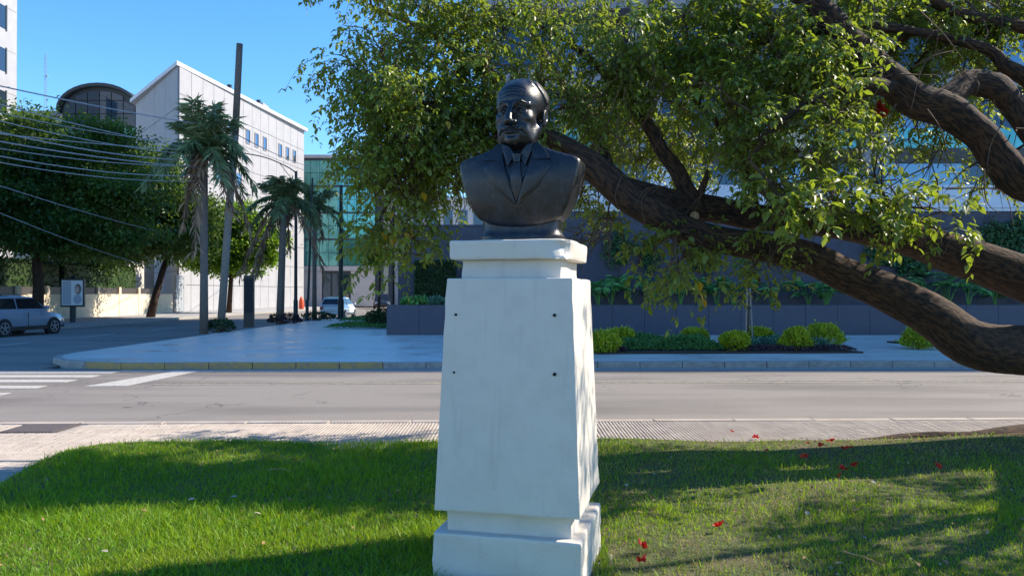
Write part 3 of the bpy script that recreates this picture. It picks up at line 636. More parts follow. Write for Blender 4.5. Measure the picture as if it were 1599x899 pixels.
for _ in range(46):
    p = np.array(P(random.uniform(900,960), random.uniform(345,375), random.uniform(7.0,7.5))); L = random.uniform(.2,.5); u = np.array((random.uniform(-1,.1),random.uniform(-.4,.2),random.uniform(-1,.35)))
    mbt.tube([p,p+u*L*.5+RNG.normal(size=3)*.02,p+u*L],[.006,.004,.002],4,False)
for _ in range(60):
    p = np.array(P(random.uniform(640,740), random.uniform(225,290), random.uniform(7.3,8))); L = random.uniform(.3,.65); u = np.array((random.uniform(-.8,.3),random.uniform(-.4,.3),random.uniform(-1,-.3)))
    mbt.tube([p,p+u*L*.5+RNG.normal(size=3)*.03,p+u*L+np.array((-.05,0,.04))],[.006,.004,.002],4,False)
SO, SD, SL, SK = np.array(SO), unit(np.array(SD)), np.array(SL), np.array(SK); NS = len(SO); NN = 8
tt = np.linspace(0,1,NN); bend = RNG.uniform(.25,.8,NS)
PP = SO[:,None]+SD[:,None]*(SL[:,None]*tt)[...,None]; PP[...,2] -= (bend*SL)[:,None]*tt**2*.8
PP[:,1:] += RNG.normal(size=(NS,NN-1,3))*.008
TG = np.gradient(PP, axis=1); TG = unit(TG)
# spray stems as thin three-sided tubes
sv = []; sf = []
side = unit(np.cross(TG, np.array((.3,.2,1.0)))); nrm = np.cross(TG, side); rr = np.linspace(.0035,.0015,NN)[None,:,None]
rings = np.stack([PP+(side*math.cos(a)+nrm*math.sin(a))*rr for a in (0,2.094,4.189)],2)     # NS,NN,3,3
idx = np.arange(NS*NN*3).reshape(NS,NN,3)
qf = np.concatenate([np.stack([idx[:,:-1,k],idx[:,:-1,(k+1)%3],idx[:,1:,(k+1)%3],idx[:,1:,k]],-1).reshape(-1,4) for k in range(3)])
tl(tag(link('stems', fast_mesh('stems', rings.reshape(-1,3), qf), 'twig', tree), kind='stuff'))
tl(tag(mbt.build('twigs', 'twig', tree), kind='stuff'))
LPOS, LDIR, LNRM, LLEN = [], [], [], []; 
for k in range(1,NN):
    az = RNG.uniform(0,6.283,NS); sd = side[:,k]*np.cos(az)[:,None]+nrm[:,k]*np.sin(az)[:,None]; sd[:,2] *= .6
    ax = unit(TG[:,k]*.5+sd*.8+np.array((0,0,-.45))); pet = PP[:,k]+ax*RNG.uniform(.03,.075,NS)[:,None]
    lat = unit(np.cross(ax, np.array((0,0,1.0))+RNG.normal(size=(NS,3))*.25))
    for q, (f, l_) in enumerate(((ax,1.0),(ax*.45+lat*.9,.85),(ax*.45-lat*.9,.85))):
        base = pet+(ax*.022 if q == 0 else 0)
        LPOS.append(base); LDIR.append(unit(f+RNG.normal(size=(NS,3))*.22+np.array((0,0,-.22)))); LNRM.append(unit(np.array((0,-.15,1.0))+RNG.normal(size=(NS,3))*.45)); LLEN.append(RNG.uniform(.036,.078,NS)*l_)
LPOS, LDIR, LNRM, LLEN = map(np.concatenate, (LPOS,LDIR,LNRM,LLEN)); LK = np.tile(SK, 21)
LLEN = LLEN*np.select([LK==3,LK==1,LK==2],[1.45,1.20,1.05],np.where(LPOS[:,0]>1.2,1.20,1.02)); LWID = LLEN*RNG.uniform(.40,.64,len(LLEN))
keep = RNG.random(len(LPOS)) < .93
# the largest-looking leaves, on the low sprays nearest the viewer, are leaves of their own
near = np.where(keep & (LK == 3) & (LPOS[:,0] < 5.3))[0]; near = near[np.argsort(LPOS[near,1]-LLEN[near]*6)][:240]; keep[near] = False
tl(tag(link('crown', leaf_mesh('crown', LPOS[keep], LDIR[keep], LNRM[keep], LLEN[keep], LWID[keep]), 'leaf', tree), kind='stuff'))
leafmes = []
for i in range(6):
    me_ = leaf_mesh('leaf', np.zeros((1,3)), np.array([[1.,0,0]]), np.array([[0,0,1.]]), .10, .044+.004*i); leafmes.append(me_)
for i in near:
    d = Vector(LDIR[i]); s_ = Vector(LNRM[i]).cross(d).normalized(); n_ = d.cross(s_); M = Matrix((d,s_,n_)).transposed().to_4x4()
    o = link('leaf', leafmes[i%6], 'leaf', tree); o.matrix_parent_inverse = TI; k = LLEN[i]/.10*1.15
    o.matrix_basis = Matrix.Translation(LPOS[i]) @ M @ Matrix.Scale(k,4)
# yellowed leaves and the red blossom
ym = leaf_mesh('yellow_leaf', np.zeros((1,3)), np.array([[1.,0,0]]), np.array([[0,0,1.]]), .10, .062)
for px,py in ((620,340),(628,352),(633,362),(612,366),(640,355),(598,362),(610,330),(660,300),(648,365),(583,300),(690,65),(697,188),(646,225),(1093,440),(1090,455),(1096,466),(630,370),(622,372)):
    o = link('yellow_leaf', ym, 'leaf_yellow', tree); o.matrix_parent_inverse = TI
    o.matrix_basis = Matrix.Translation(P(px,py,7.15)) @ Matrix.Rotation(random.uniform(0,6.28),4,'Z') @ Matrix.Rotation(R(random.uniform(40,85)),4,'Y')
def blossom_mesh(n=7, s=.05):
    d = unit(np.stack([rnd(n),rnd(n),rnd(n,-.1,.9)],1)); return leaf_mesh('blossom', np.zeros((n,3)), d, rdir(n), s*RNG.uniform(.7,1.2,n), s*.5)
for px,py in ((1372,170),(1380,182),(1366,178)):
    o = link('blossom', blossom_mesh(9,.09), 'petal', tree); o.matrix_parent_inverse = TI; o.matrix_basis = Matrix.Translation(P(px,py,8.0))
# ------------------------------------------------------------------ litter on the grass
FL = [(1115,826,'lone red blossom on shaded grass midway to the pedestal'),(998,853,'red blossom near the pedestal foot, upper of two'),(998,876,'red blossom nearest the pedestal foot, lower of two'),
 (1309,734,'red blossom beside the largest one on the sunny patch'),(1325,729,'largest red blossom lying on the sunny lawn patch'),(1303,746,'dull red petal below the pair on sunny grass'),(1455,735,'red blossom alone on the far right lawn'),
 (1248,715,'red blossom in the shade band left of the roots'),(1275,700,'red blossom on bright grass near the paving edge'),(1288,693,'small red blossom by the paving edge and root'),(1254,696,'pale red petal on bright grass by the paving'),(1191,705,'leftmost dark red petal on the lawn edge'),
 (1173,682,'red blossom lying on the near paving strip'),(1138,673,'tiny red petal on the tiled paving'),(1310,705,'wilted red blossom close to the exposed root'),(1320,704,'wilted red petal beside the exposed root')]
for px,py,lab in FL:
    d = CAM_H*FPX/(py-HOR); x = (px-799.5)/FPX*d; z = float(lawn_z(np.array(x),np.array(d)))+.03 if d < 8.35 else .012
    o = link('red_flower', blossom_mesh(8,.050 if 'tiny' not in lab and 'petal' not in lab else .03), 'petal'); o.location = (x,d*.985,z+.012); tag(o, lab, 'flower', 'red blossoms fallen from the tree')
LT = [(488,830,'pale','pale dead leaf on the grass nearest the pedestal'),(302,786,'pale','pale dry leaf lying at the middle of the left lawn'),(415,812,'pale','small pale leaf left of the leaf by the pedestal'),(378,782,'pale','faint pale leaf on the central left lawn'),
 (240,805,'dry','orange brown dead leaf on the left lawn'),(180,873,'pale','whitish leaf low on the left lawn'),(138,786,'dry','brown dead leaf on the far left lawn'),(203,712,'dry','yellowish dead leaf near the rounded lawn corner'),(263,790,'pale','short pale leaf beside the orange brown leaf'),(25,875,'dry','brown dead leaf in the bottom corner of the lawn'),
 (978,762,'pale','pale leaf on sunlit grass right of the pedestal'),(1310,889,'pale','pale bark scrap at the bottom of the right lawn'),(1255,808,'pale','pale scrap on grass below the long shadow'),(1320,803,'dry','brown leaf below the long branch shadow'),(1590,828,'dry','orange dead leaf at the right edge of the lawn'),(1460,880,'dry','brown scrap low on the right lawn'),(1350,757,'pale','pale leaf on the sunny patch near blossoms'),(1420,885,'dry','curled brown leaf low right of the pale bark')]
pl = leaf_mesh('dead', np.zeros((1,3)), np.array([[1.,0,0]]), np.array([[0,0,1.]]), .055, .032); dl = pl.copy()
for px,py,k,lab in LT:
    d = CAM_H*FPX/(py-HOR); x = (px-799.5)/FPX*d; z = float(lawn_z(np.array(x),np.array(d)))
    o = link('dead_leaf', pl if k == 'pale' else dl, 'pale_leaf' if k == 'pale' else 'dry_leaf'); o.location = (x,d*.985,z+.045); o.rotation_euler = (random.uniform(-.5,.5),random.uniform(-.5,.3),random.uniform(0,6)); tag(o, lab, 'leaf', 'dead leaves on the lawn')
def scraps(n, m, lab, seed, lo, hi):
    r = np.random.default_rng(seed); x = r.uniform(-4.2,8,n); y = r.uniform(3.8,8.6,n); k = in_lawn(x,y) & (r.random(n) < np.where(x>.5,1,.35)); x, y = x[k], y[k]; n = len(x)
    d = np.stack([r.normal(size=n),r.normal(size=n),r.normal(size=n)*.35],1); nn = np.stack([r.normal(size=n)*.4,r.normal(size=n)*.4,np.ones(n)],1)
    tag(link('leaf_litter', leaf_mesh('litter', np.stack([x,y,lawn_z(x,y)+r.uniform(.012,.045,n)],1), d, nn, r.uniform(lo,hi,n), r.uniform(lo,hi,n)*.45), m), lab, 'litter', kind='stuff')
scraps(900,'dry_leaf','small brown leaf scraps scattered through the lawn',71,.02,.055); scraps(420,'pale_leaf','small pale leaf scraps scattered through the lawn',72,.015,.04)
def stick(px0,py0,px1,py1,r,lab):
    q = []
    for px,py in ((px0,py0),((px0+px1)/2,(py0+py1)/2-3),(px1,py1)):
        d = CAM_H*FPX/(py-HOR); x = (px-799.5)/FPX*d; q.append((x,d*.985,float(lawn_z(np.array(x),np.array(d)))+.045))
    tag(MB().tube(q,[r,r*.9,r*.5],6).build('fallen_twig','cut_wood'), lab, 'twig', 'twigs on the lawn')
stick(1308,868,1372,892,.006,'bent pale twig on the right lawn near the bottom edge'); stick(425,740,462,743,.004,'thin pale twig on the shaded left lawn'); stick(1490,884,1512,896,.005,'short twig by the bottom right corner of the lawn')
# ------------------------------------------------------------------ planter terrace and the glass building behind it
random.seed(3); RNG = np.random.default_rng(3)
pw = empty('planter_wall', (0,29.8,0)); tag(pw, 'long low charcoal panelled planter wall across the plaza', 'wall')
MB().box(-4.80,30,.06,.34,0,1.10).build('core','seam',pw); x = -4.82
while x < 29:
    wd = 1.24; MB().box(x+.006,x+wd-.006,0,.055,.01,1.150).build('panel','charcoal_panel',pw,bevel=.004); x += wd
MB().box(-4.81,30,.058,.30,1.102,1.158).build('coping','charcoal',pw)
MB().box(-4.83,-4.803,.0,1.5,.01,1.15).build('panel','charcoal_panel',pw)
MB().box(-4.79,30,.302,1.52,0,1.04).build('planter_soil','soil',pw)
gw = empty('garden_wall', (0,31.35,0)); tag(gw, 'tall charcoal rendered wall behind the planting on the terrace', 'wall')
MB().box(-4.62,-1.2,0,.5,0,4.33).build('wall','charcoal',gw); MB().box(-1.197,30,.003,.5,0,4.92).build('wall','charcoal',gw)
MB().box(-4.66,-1.2,-.04,.54,4.332,4.38).build('coping','charcoal',gw)
ob = empty('office_building', (0,31.3,0)); tag(ob, 'glass fronted office building with white band behind the tree', 'building')
MB().box(-1.1,36,-.03,.50,4.925,5.05).build('ledge','band_white',ob)
for i in range(10): MB().box(-1.1+i*3.7+.01,-1.1+(i+1)*3.7-.01,-.08,.42,5.055,5.98).build('band_panel','band_white',ob,bevel=.004)
MB().box(-1.1,36,.42,4.6,4.92,5.90).build('terrace_slab','concrete',ob)
for i in range(22): MB().box(-.9+i*1.6+.012,-.9+(i+1)*1.6-.012,.10,.13,5.985,6.86).build('balustrade_pane',('glass_blue','glass_dark','glass_blue','band_white','glass_dark')[(i*3+i//4)%5],ob)  # blue, dark and white panes mixed to imitate uneven reflections
for i in range(22):
    MB().box(-.9+i*1.6+.02,-.9+(i+1)*1.6-.02,2.30,2.34,6.0,7.0).build('window_pane','glass_dark',ob)
fl = [7.0,10.3,13.6,16.9]
for z in fl:
    MB().box(-1.3,36,1.2,4.7,z,z+.72).build('slab_edge','brown_metal' if z < 8 else 'grey_wall',ob)
    for i in range(23):
        MB().box(-1.1+i*1.6+.02,-1.1+(i+1)*1.6-.02,2.3,2.34,z+.73,z+3.29).build('window_pane','glass_blue' if (i*7+int(z))%4 == 0 else 'glass_dark',ob)
    for i in range(23): MB().box(-1.1+i*1.6-.03,-1.1+i*1.6+.03,2.26,2.298,z+.73,z+3.29).build('mullion','mullion',ob)
for i in range(9): MB().box(.5+i*4+.015,.5+(i+1)*4-.015,1.26,1.29,7.73,8.55).build('balustrade_pane',('glass_teal','cream_wall','glass_dark')[(i*2)%3] if i < 3 else 'glass_teal',ob)
for x in (5.0,14.7,24.5): MB().box(x,x+1.25,.9,2.1,5.98,20.2).build('column','concrete',ob,bevel=.02)
MB().box(-1.2,110,2.36,27,0,20.2).build('core','grey_wall',ob)  # carried on far out of view to lengthen the plaza shadow
MB().box(-1.2,12,2.36,27,20.2,23.6).build('unseen_storeys','grey_wall',ob); MB().box(12.003,110,2.36,27,20.2,43.2).build('unseen_storeys','grey_wall',ob); MB().box(-1.4,12,2.1,27.2,23.6,24.0).build('roof','roof_grey',ob); MB().box(11.8,110.2,2.1,27.2,43.2,43.6).build('roof','roof_grey',ob)  # unseen mass, its step and height shaped to shade plaza and clear street trees
for k in range(4):
    for i in range(23) if k == 0 else range(9,23): MB().box(-1.1+i*1.6+.05,-1.1+(i+1)*1.6-.05,2.30,2.355,20.6+k*3.3,23.0+k*3.3).build('window_pane','glass_blue',ob)
# ------------------------------------------------------------------ planting helpers
def bush(name, c, r, n, ls, m, label, cat, group, parent=None, flat=1.0, lw=.6, jit=.10, stem=None):
    root = empty(name, c); u = rdir(n); u[:,2] = np.abs(u[:,2])*np.where(RNG.random(n)<.80,1,-.5); rad = 1-np.abs(RNG.normal(size=n))*jit
    lump = 1+.11*np.sin(4*u[:,0]+c[0]*7)*np.cos(4*u[:,1]+c[0]*3)+.08*np.sin(7*u[:,2]+c[0]*5)+.22*(RNG.random(n)<.035)
    pos = u*np.array(r)*(rad*lump)[:,None]+np.array((0,0,r[2]*.55)); d = unit(u+RNG.normal(size=(n,3))*.6+np.array((0,0,.35)))
    link('foliage', leaf_mesh(name, pos, d, unit(u+RNG.normal(size=(n,3))*.5), ls*RNG.uniform(.7,1.3,n), ls*lw, CARD_V, CARD_F), m, root)
    mb = MB(); 
    for k in range(5): a = k*1.26; mb.tube([(0,0,-.02),(math.cos(a)*r[0]*.2,math.sin(a)*r[1]*.2,r[2]*.4),(math.cos(a)*r[0]*.55,math.sin(a)*r[1]*.55,r[2]*1.0)],[.03,.022,.01],5)
    mb.build('stem','twig',root)
    tag(root, label, cat, group); return root
SH = [(943,553,.42,.36,'rounded yellow green shrub leftmost in the planting bed'),(970,546,.46,.36,'yellow green shrub just behind the leftmost shrub'),(1088,541,.40,.32,'yellow green shrub alone behind the green ground cover'),
      (1152,551,.37,.36,'yellow green shrub in front of the staked sapling'),(1190,543,.40,.37,'yellow green shrub behind and right of the staked sapling'),(1250,550,.40,.38,'yellow green shrub in front of the largest one'),(1293,545,.55,.42,'largest rounded yellow green shrub in the bed'),(1443,546,.46,.36,'yellow green shrub alone in the right bed under the branch')]
for px,py,rx,rz,lab in SH:
    d = CAM_H*FPX/(py-HOR); bush('round_shrub', ((px-799.5)/FPX*d,d+.3,.0), (rx,rx*.95,rz*1.05), 2600, .075, 'shrub', lab, 'shrub', 'clipped yellow green shrubs', jit=.13)
bx0, bx1 = 2.3, 9.35
bed = MB().prism([(2.2,20.4),(9.4,20.7),(8.6,22.6),(7.4,24.4),(2.5,24.6)], -.02, .05).build('planting_bed','soil'); tag(bed, kind='structure')
bed = MB().prism([(12.6,23.2),(17,22.0),(17,25.6),(12.2,25.2)], -.02, .05).build('planting_bed','soil'); tag(bed, kind='structure')
def cover(x0,x1,y0,y1,n,h,m,lab,ls=.09):
    x = rnd(n,x0,x1); y = rnd(n,y0,y1); ed = np.minimum(np.minimum(x-x0,x1-x),np.minimum(y-y0,y1-y)); z = .05+h*np.clip(ed/.25,.2,1)*RNG.random(n)**.5*(.8+.25*np.sin(3*x)*np.sin(2.7*y))
    d = np.stack([rnd(n,-.7,.7),rnd(n,-.7,.7),rnd(n,.2,1.2)],1)
    tag(link('ground_cover', leaf_mesh('cover', np.stack([x,y,z],1), d, rdir(n), ls*RNG.uniform(.7,1.3,n), ls*.4, CARD_V, CARD_F), m), lab, 'ground cover', kind='stuff')
cover(2.9,5.75,20.9,23.2,9000,.36,'cover_green','low green ground cover between the shrubs'); cover(6.5,9.0,21.6,24.0,6000,.30,'cover_blue','blue green ground cover beneath the right shrubs')
cover(2.3,3.1,20.5,21.4,800,.16,'cover_purple','purple ground cover at the bed corner'); cover(5.8,9.3,20.75,21.5,1600,.12,'cover_purple','purple ground cover along the bed front'); cover(12.7,16.8,22.6,25.3,5000,.22,'cover_green','green ground cover in the right bed')
cover(-8.4,-5.6,34.5,39.5,3000,.10,'cover_green','green turf strip on the plaza beside the parked hatchback',.12); cover(-9.6,-6.5,43,50,4000,.12,'cover_green','far green turf strip beside the white hatchback',.14)
# staked sapling
sp = empty('staked_sapling', (6.75,22.1,0)); tag(sp, 'young tree tied between pale stakes in the planting bed', 'sapling')
for dx,dy in ((-.05,.0),(.09,.03)): MB().tube([(dx*1.6,dy,0),(dx*.6,dy,1.75)],.025,6).build('stake','pole_wood',sp)
MB().tube([(0,.02,0),(0,.02,1.4),(.03,.02,2.6),(.02,.02,3.4)],[.03,.026,.02,.008],6).build('trunk','twig',sp,True); MB().lathe([(.06,1.16),(.07,1.19),(.06,1.23)],10,(0.02,0.01,0)).build('tie','black_plastic',sp)
n = 420; u = rdir(n); pos = u*np.array((.42,.4,.75))*RNG.random((n,1))**.5+np.array((0,0,2.75)); link('crown', leaf_mesh('c', pos, u+np.array((0,0,-.5)), rdir(n), .16, .07), 'leaf', sp)
# hedge block, philodendrons and creeper on the wall
def hedge(name, loc, sx, sy, sz, n, ls, m, label, group=None):
    root = empty(name, loc); pos = np.stack([rnd(n,-sx,sx),rnd(n,-sy,sy),rnd(n,0,sz)],1); f = RNG.integers(0,4,n)
    j = np.abs(RNG.normal(size=n))*.06
    pos[f==0,1] = -sy+j[f==0]; pos[f==1,2] = sz-j[f==1]; pos[f==2,0] = np.sign(pos[f==2,0])*(sx-j[f==2]); pos[f==3,1] = -sy+j[f==3]
    d = rdir(n)+np.array((0,-.5,.2)); link('foliage', leaf_mesh(name, pos, d, rdir(n), ls*RNG.uniform(.7,1.3,n), ls*.6, CARD_V, CARD_F), m, root)
    MB().box(-sx+.12,sx-.12,-sy+.12,sy-.12,0,sz-.12).build('core','hedge',root); tag(root, label, 'hedge', group); return root
hedge('box_hedge', (-3.05,30.75,1.02), .78, .40, 1.85, 5000, .09, 'hedge', 'square clipped dark hedge block on the left planter')
for px,rx,lab,m in ((655,.5,'low green plant under the left of the hedge block','philo'),(682,.42,'low silvery plant under the right of the hedge block','cover_blue'),(640,.3,'small plant at the left end of the planter','philo')):
    bush('planter_plant', ((px-799.5)/FPX*30.15,30.15,1.03), (rx,.28,.26), 500, .12, m, lab, 'plant', 'plants along the planter')
def philo(c, h, n, label, seed):
    r = np.random.default_rng(seed); root = empty('split_leaf_plant', c); ms = MB()
    for k in range(n):
        a = r.uniform(0,6.283); L = h*r.uniform(.6,1.05); out = r.uniform(.25,.75)*L
        tip = np.array((math.cos(a)*out, math.sin(a)*out*.55-.12, L)); mid = tip*np.array((.35,.35,.62)); ms.tube([(0,0,-.04),tuple(mid),tuple(tip)],[.018,.013,.008],4,False)
        dv = unit(np.array((math.cos(a),math.sin(a)*.6-.4,r.uniform(-.5,.5)))[None])[0]; s_ = unit(np.cross(dv,(0,0,1))[None])[0]
        pos, dd, nn, ll = [], [], [], []
        for q in range(6):                                   # fingered lobes
            for sg in (-1,1):
                t = q/6; pos.append(tip+dv*.30*t); dd.append(dv*(.35+.5*t)+s_*sg*(1-.45*t)); nn.append((0,-.8,1)); ll.append(.40*(1-.3*t))
        pos.append(tip+dv*.25); dd.append(dv); nn.append((0,-.8,1)); ll.append(.36)
        link('leaf_blade', leaf_mesh('lb', np.array(pos), np.array(dd), np.array(nn,float), np.array(ll), .080), 'philo', root)
    ms.build('stalks','philo',root); tag(root, label, 'plant', 'split leaf plants along the planter')
names = ['nearest the white pedestal','second from the pedestal','third from the pedestal','fourth from the pedestal, above a panel joint','just left of the hanging yellow leaves','right of the hanging yellow leaves','just left of the staked sapling','right of the staked sapling','below the middle of the lower branch','right of the middle of the lower branch','between the two low branches','just right of the clump between the branches','below the upper low branch','near the right end of the planter','rightmost on the planter']
for i,(px,h) in enumerate(((935,.95),(955,1.1),(985,1.15),(1018,1.2),(1062,1.05),(1120,1.0),(1145,1.1),(1205,.95),(1262,1.0),(1290,.9),(1448,1.2),(1480,1.35),(1512,1.0),(1555,.9),(1600,1.0))):
    d = 30.35+.3*(i%3); philo(((px-799.5)/FPX*d,d,1.04), h, 9+i%4, f'split leaf plant on the planter {names[i]}', i+50)
def creeper(px, py, rx, rz, n, lab):
    d = 31.28; root = empty('wall_creeper', P(px,py+rz*FPX/d,d)); q = rnd((n,2)); q = q[(q**2).sum(1) < 1]; n = len(q)
    lump = .75+.35*np.sin(q[:,0]*5+px)*np.cos(q[:,1]*6); pos = np.stack([q[:,0]*rx*lump, -np.abs(RNG.normal(size=n))*.10, rz+q[:,1]*rz*lump],1)
    link('foliage', leaf_mesh('creeper', pos, np.stack([rnd(n),rnd(n,-.8,0),rnd(n,-1,.3)],1), np.array((0,-1.,.4))+RNG.normal(size=(n,3))*.5, .14*RNG.uniform(.7,1.3,n), .10, CARD_V, CARD_F), 'ivy', root)
    MB().tube([(0,-.02,-.9),(.05,-.03,0),(-.05,-.03,rz)],[.02,.02,.01],5).build('stem','twig',root); tag(root, lab, 'creeper', 'creepers on the charcoal wall')
for a in ((965,385,.9,1.0,900,'dark creeper on the wall just right of the pedestal top'),(1015,400,.6,.8,600,'narrow dark creeper on the wall above the plants'),(1425,405,1.5,.9,2200,'wide dark creeper between the two low branches'),(1555,370,.75,.85,1100,'round dark creeper high on the wall near the upper limb'),(1590,365,.6,.9,900,'dark creeper at the right end of the wall'),(1370,390,.5,.6,500,'thin creeper patch left of the wide creeper'),(1240,395,.9,.7,900,'creeper patch behind the middle of the lower branch'),(1100,400,.7,.8,800,'creeper patch above the hanging yellow leaves')): creeper(*a)
# ------------------------------------------------------------------ street trees, left side
def tree_far(name, base, trunk, crowns, n, ls, m, label, group, seed, clump=.72):
    r = np.random.default_rng(seed); root = empty(name, base); mt = MB()
    mt.tube([p[:3] for p in trunk],[p[3] for p in trunk],9,True,.1); top = np.array(trunk[-1][:3]); V = []
    W = np.array([c[1][0]*c[1][1]*c[1][2] for c in crowns])**.67; W /= W.sum(); P_, D_ = [], []
    for (c, rr), wgt in zip(crowns, W):
        c = np.array(c,float); rr = np.array(rr,float); mt.tube([tuple(top*.9),tuple((top+c)/2+r.normal(size=3)*.3),tuple(c)],[trunk[-1][3]*.7,trunk[-1][3]*.45,.05],6,False)
        nc = max(14,int(230*wgt)); u = unit(r.normal(size=(nc,3))); cc = c+u*rr*(r.random((nc,1))**.33)*r.uniform(.75,1.22,(nc,1))
        k = int(n*wgt/nc)+1; q = cc[:,None]+r.normal(size=(nc,k,3))*np.array((clump,clump,clump*.45))*r.uniform(.6,1.3,(nc,1,1)); P_.append(q.reshape(-1,3)); D_.append((q-c).reshape(-1,3))
    Pn = np.concatenate(P_); Dn = unit(np.concatenate(D_))*.5+r.normal(size=Pn.shape)*.6; Dn[:,2] -= .2; nn = np.array((0,0,1.))+r.normal(size=Pn.shape)*.6
    link('crown', leaf_mesh(name, Pn, Dn, nn, ls*r.uniform(.6,1.4,len(Pn)), ls*.55, CARD_V, CARD_F), m, root); mt.build('trunk','bark_far',root,True); tag(root, label, 'tree', group)
G = 'dark street trees left of the side street'
tree_far('street_tree', (-26.4,43,0), [(0,0,-.1,.34),(.1,0,2,.27),(-.2,.2,4,.22),(0,.2,5.6,.18)], [((-1,0,9.6),(3.8,3.2,2.5)),((2.8,1,8.6),(3.2,3,2.5)),((-4,1,9.0),(3.2,3,2.6)),((.5,-1,6.2),(3.6,2.6,2.0)),((4.6,0,6.2),(2.8,2.4,2.0)),((2.6,0,4.6),(2.6,2.2,1.2)),((-3,0,5.6),(2.6,2.4,1.6))], 52000, .25, 'tree_dark', 'broad dark green tree rising behind the blue car', G, 1)
tree_far('street_tree', (-24.0,52,0), [(-.3,0,-.1,.30),(0,0,1.3,.24),(.55,0,3.2,.20),(1.0,0,4.6,.15)], [((-1.2,0,9.2),(3.4,3,2.4)),((1.2,.5,7.4),(2.9,2.6,2.0)),((-3.6,0,7.2),(3.0,2.6,2.4)),((1.4,0,5.2),(2.2,2.0,1.6)),((-2.2,0,5.0),(2.4,2,1.3))], 42000, .26, 'tree_dark', 'leaning dark street tree in front of the cream wall', G, 2)
tree_far('street_tree', (-34,56,0), [(0,0,-.1,.34),(.1,0,3,.27),(-.2,.2,6,.2)], [((0,0,11.0),(4,3,2.4)),((-4,0,9),(3.5,3,3)),((4.4,0,9.0),(3,3,2.6)),((0,-1,7),(4.6,3,2.4)),((3.5,0,5),(3,2,1.6))], 36000, .30, 'tree_dark', 'tall dark garden tree behind the cream wall', G, 3)
tree_far('street_tree', (-23.6,64.5,0), [(0,0,-.1,.24),(.1,0,1.6,.2),(.2,0,3.2,.16)], [((.6,0,5.6),(2.3,2.0,1.7)),((2.2,0,4.4),(1.6,1.6,1.3)),((-1.4,0,6.6),(2.0,2,1.5)),((.8,0,8),(1.7,1.7,1.2)),((-2.6,0,5.2),(1.6,1.6,1.4)),((3.2,0,6.0),(1.7,1.6,1.5)),((-.5,0,4.0),(2.2,1.6,.9))], 28000, .28, 'tree_bright', 'bright green street tree behind the wooden pole', 'green street trees', 4, .45)
tree_far('street_tree', (-31.5,36,0), [(0,0,-.1,.3),(.1,0,2.5,.24),(0,.2,5,.18)], [((0,0,7.5),(3.4,3,2.6)),((2.6,0,6.0),(2.4,2.4,1.8)),((-2,0,5),(2.4,2.4,1.8))], 20000, .27, 'tree_dark', 'dark garden tree at the far left above the blue car', G, 6)
tree_far('street_tree', (-8.8,51,0), [(0,0,-.1,.10),(.05,0,1.6,.08),(.1,0,3.2,.06)], [((.1,0,4.6),(1.1,1.0,1.2)),((-.5,0,3.9),(.8,.8,.7))], 1800, .22, 'tree_bright', 'slender young tree by the parked black car', 'green street trees', 7, .35)
# ------------------------------------------------------------------ palms
def palm(base, h, r, live, dead, fl, label, seed, lean=(0,0)):
    rr = np.random.default_rng(seed); root = empty('palm', base); top = np.array((lean[0],lean[1],h))
    MB().tube([(0,0,-.05),tuple(top*.33),tuple(top*.66),tuple(top)],[r*1.15,r,r*.95,r*.85],12,True,.06).build('trunk','palm_trunk',root,True)
    def frond(a, el, L, droop, m, name, sp):
        t = np.linspace(0,1,13); dh = np.array((math.cos(a),math.sin(a),0)); rise = math.sin(el)*L; run = math.cos(el)*L
        pts = top+dh*(run*t)[:,None]+np.array((0,0,1))*(rise*t-droop*L*t**2.0)[:,None]; tg = unit(np.gradient(pts,axis=0))
        ti = np.repeat(np.arange(1,13),11); fr = rr.random(len(ti)); pos = pts[ti-1]+(pts[ti]-pts[ti-1])*fr[:,None]; tt_ = tg[ti]
        sd = unit(np.cross(tt_,(0,0,1.0)))*np.where(rr.random(len(ti))<.5,1,-1)[:,None]
        d = unit(tt_*.55+sd*sp+rr.normal(size=(len(ti),3))*.22+np.array((0,0,-.45)))
        V, F = leaf_arrays(pos, d, rdir(len(ti))+np.array((0,0,1.)), fl*rr.uniform(.7,1.2,len(ti)), .027, CARD_V, CARD_F)
        mb = MB().tube(pts,np.linspace(.035,.008,13),4,False); q = len(mb.v); mb.v += [tuple(v) for v in V]; mb.f += [tuple(int(i)+q for i in f) for f in F]
        mb.build(name, m, root)
    for k in range(live): el = rr.uniform(.85,1.4) if k%2 else rr.uniform(.0,.8); frond(k*2.4+rr.uniform(-.4,.4), el, rr.uniform(2.1,2.8)*(1 if h > 7 else .78), rr.uniform(.22,.42) if k%2 else rr.uniform(.7,1.1), 'palm_green', 'frond', .6)
    for k in range(dead): frond(rr.uniform(0,6.28), rr.uniform(-.6,.3), rr.uniform(1.4,2.6), rr.uniform(1.3,1.9), 'palm_dead', 'dead_frond', .25)
    tag(root, label, 'palm', 'palms along the plaza edge')
palm((-12.62,31.7,0), 7.5, .155, 22, 4, .62, 'tallest palm with a skirt of dead fronds beside the wooden pole', 1)
palm((-12.3,41,0), 6.5, .19, 18, 5, .62, 'shorter palm with brown hanging fronds beside the lamp post', 2, (.2,0))
palm((-12.0,47,0), 6.9, .13, 10, 1, .55, 'thin dark palm farthest down the plaza edge', 3)
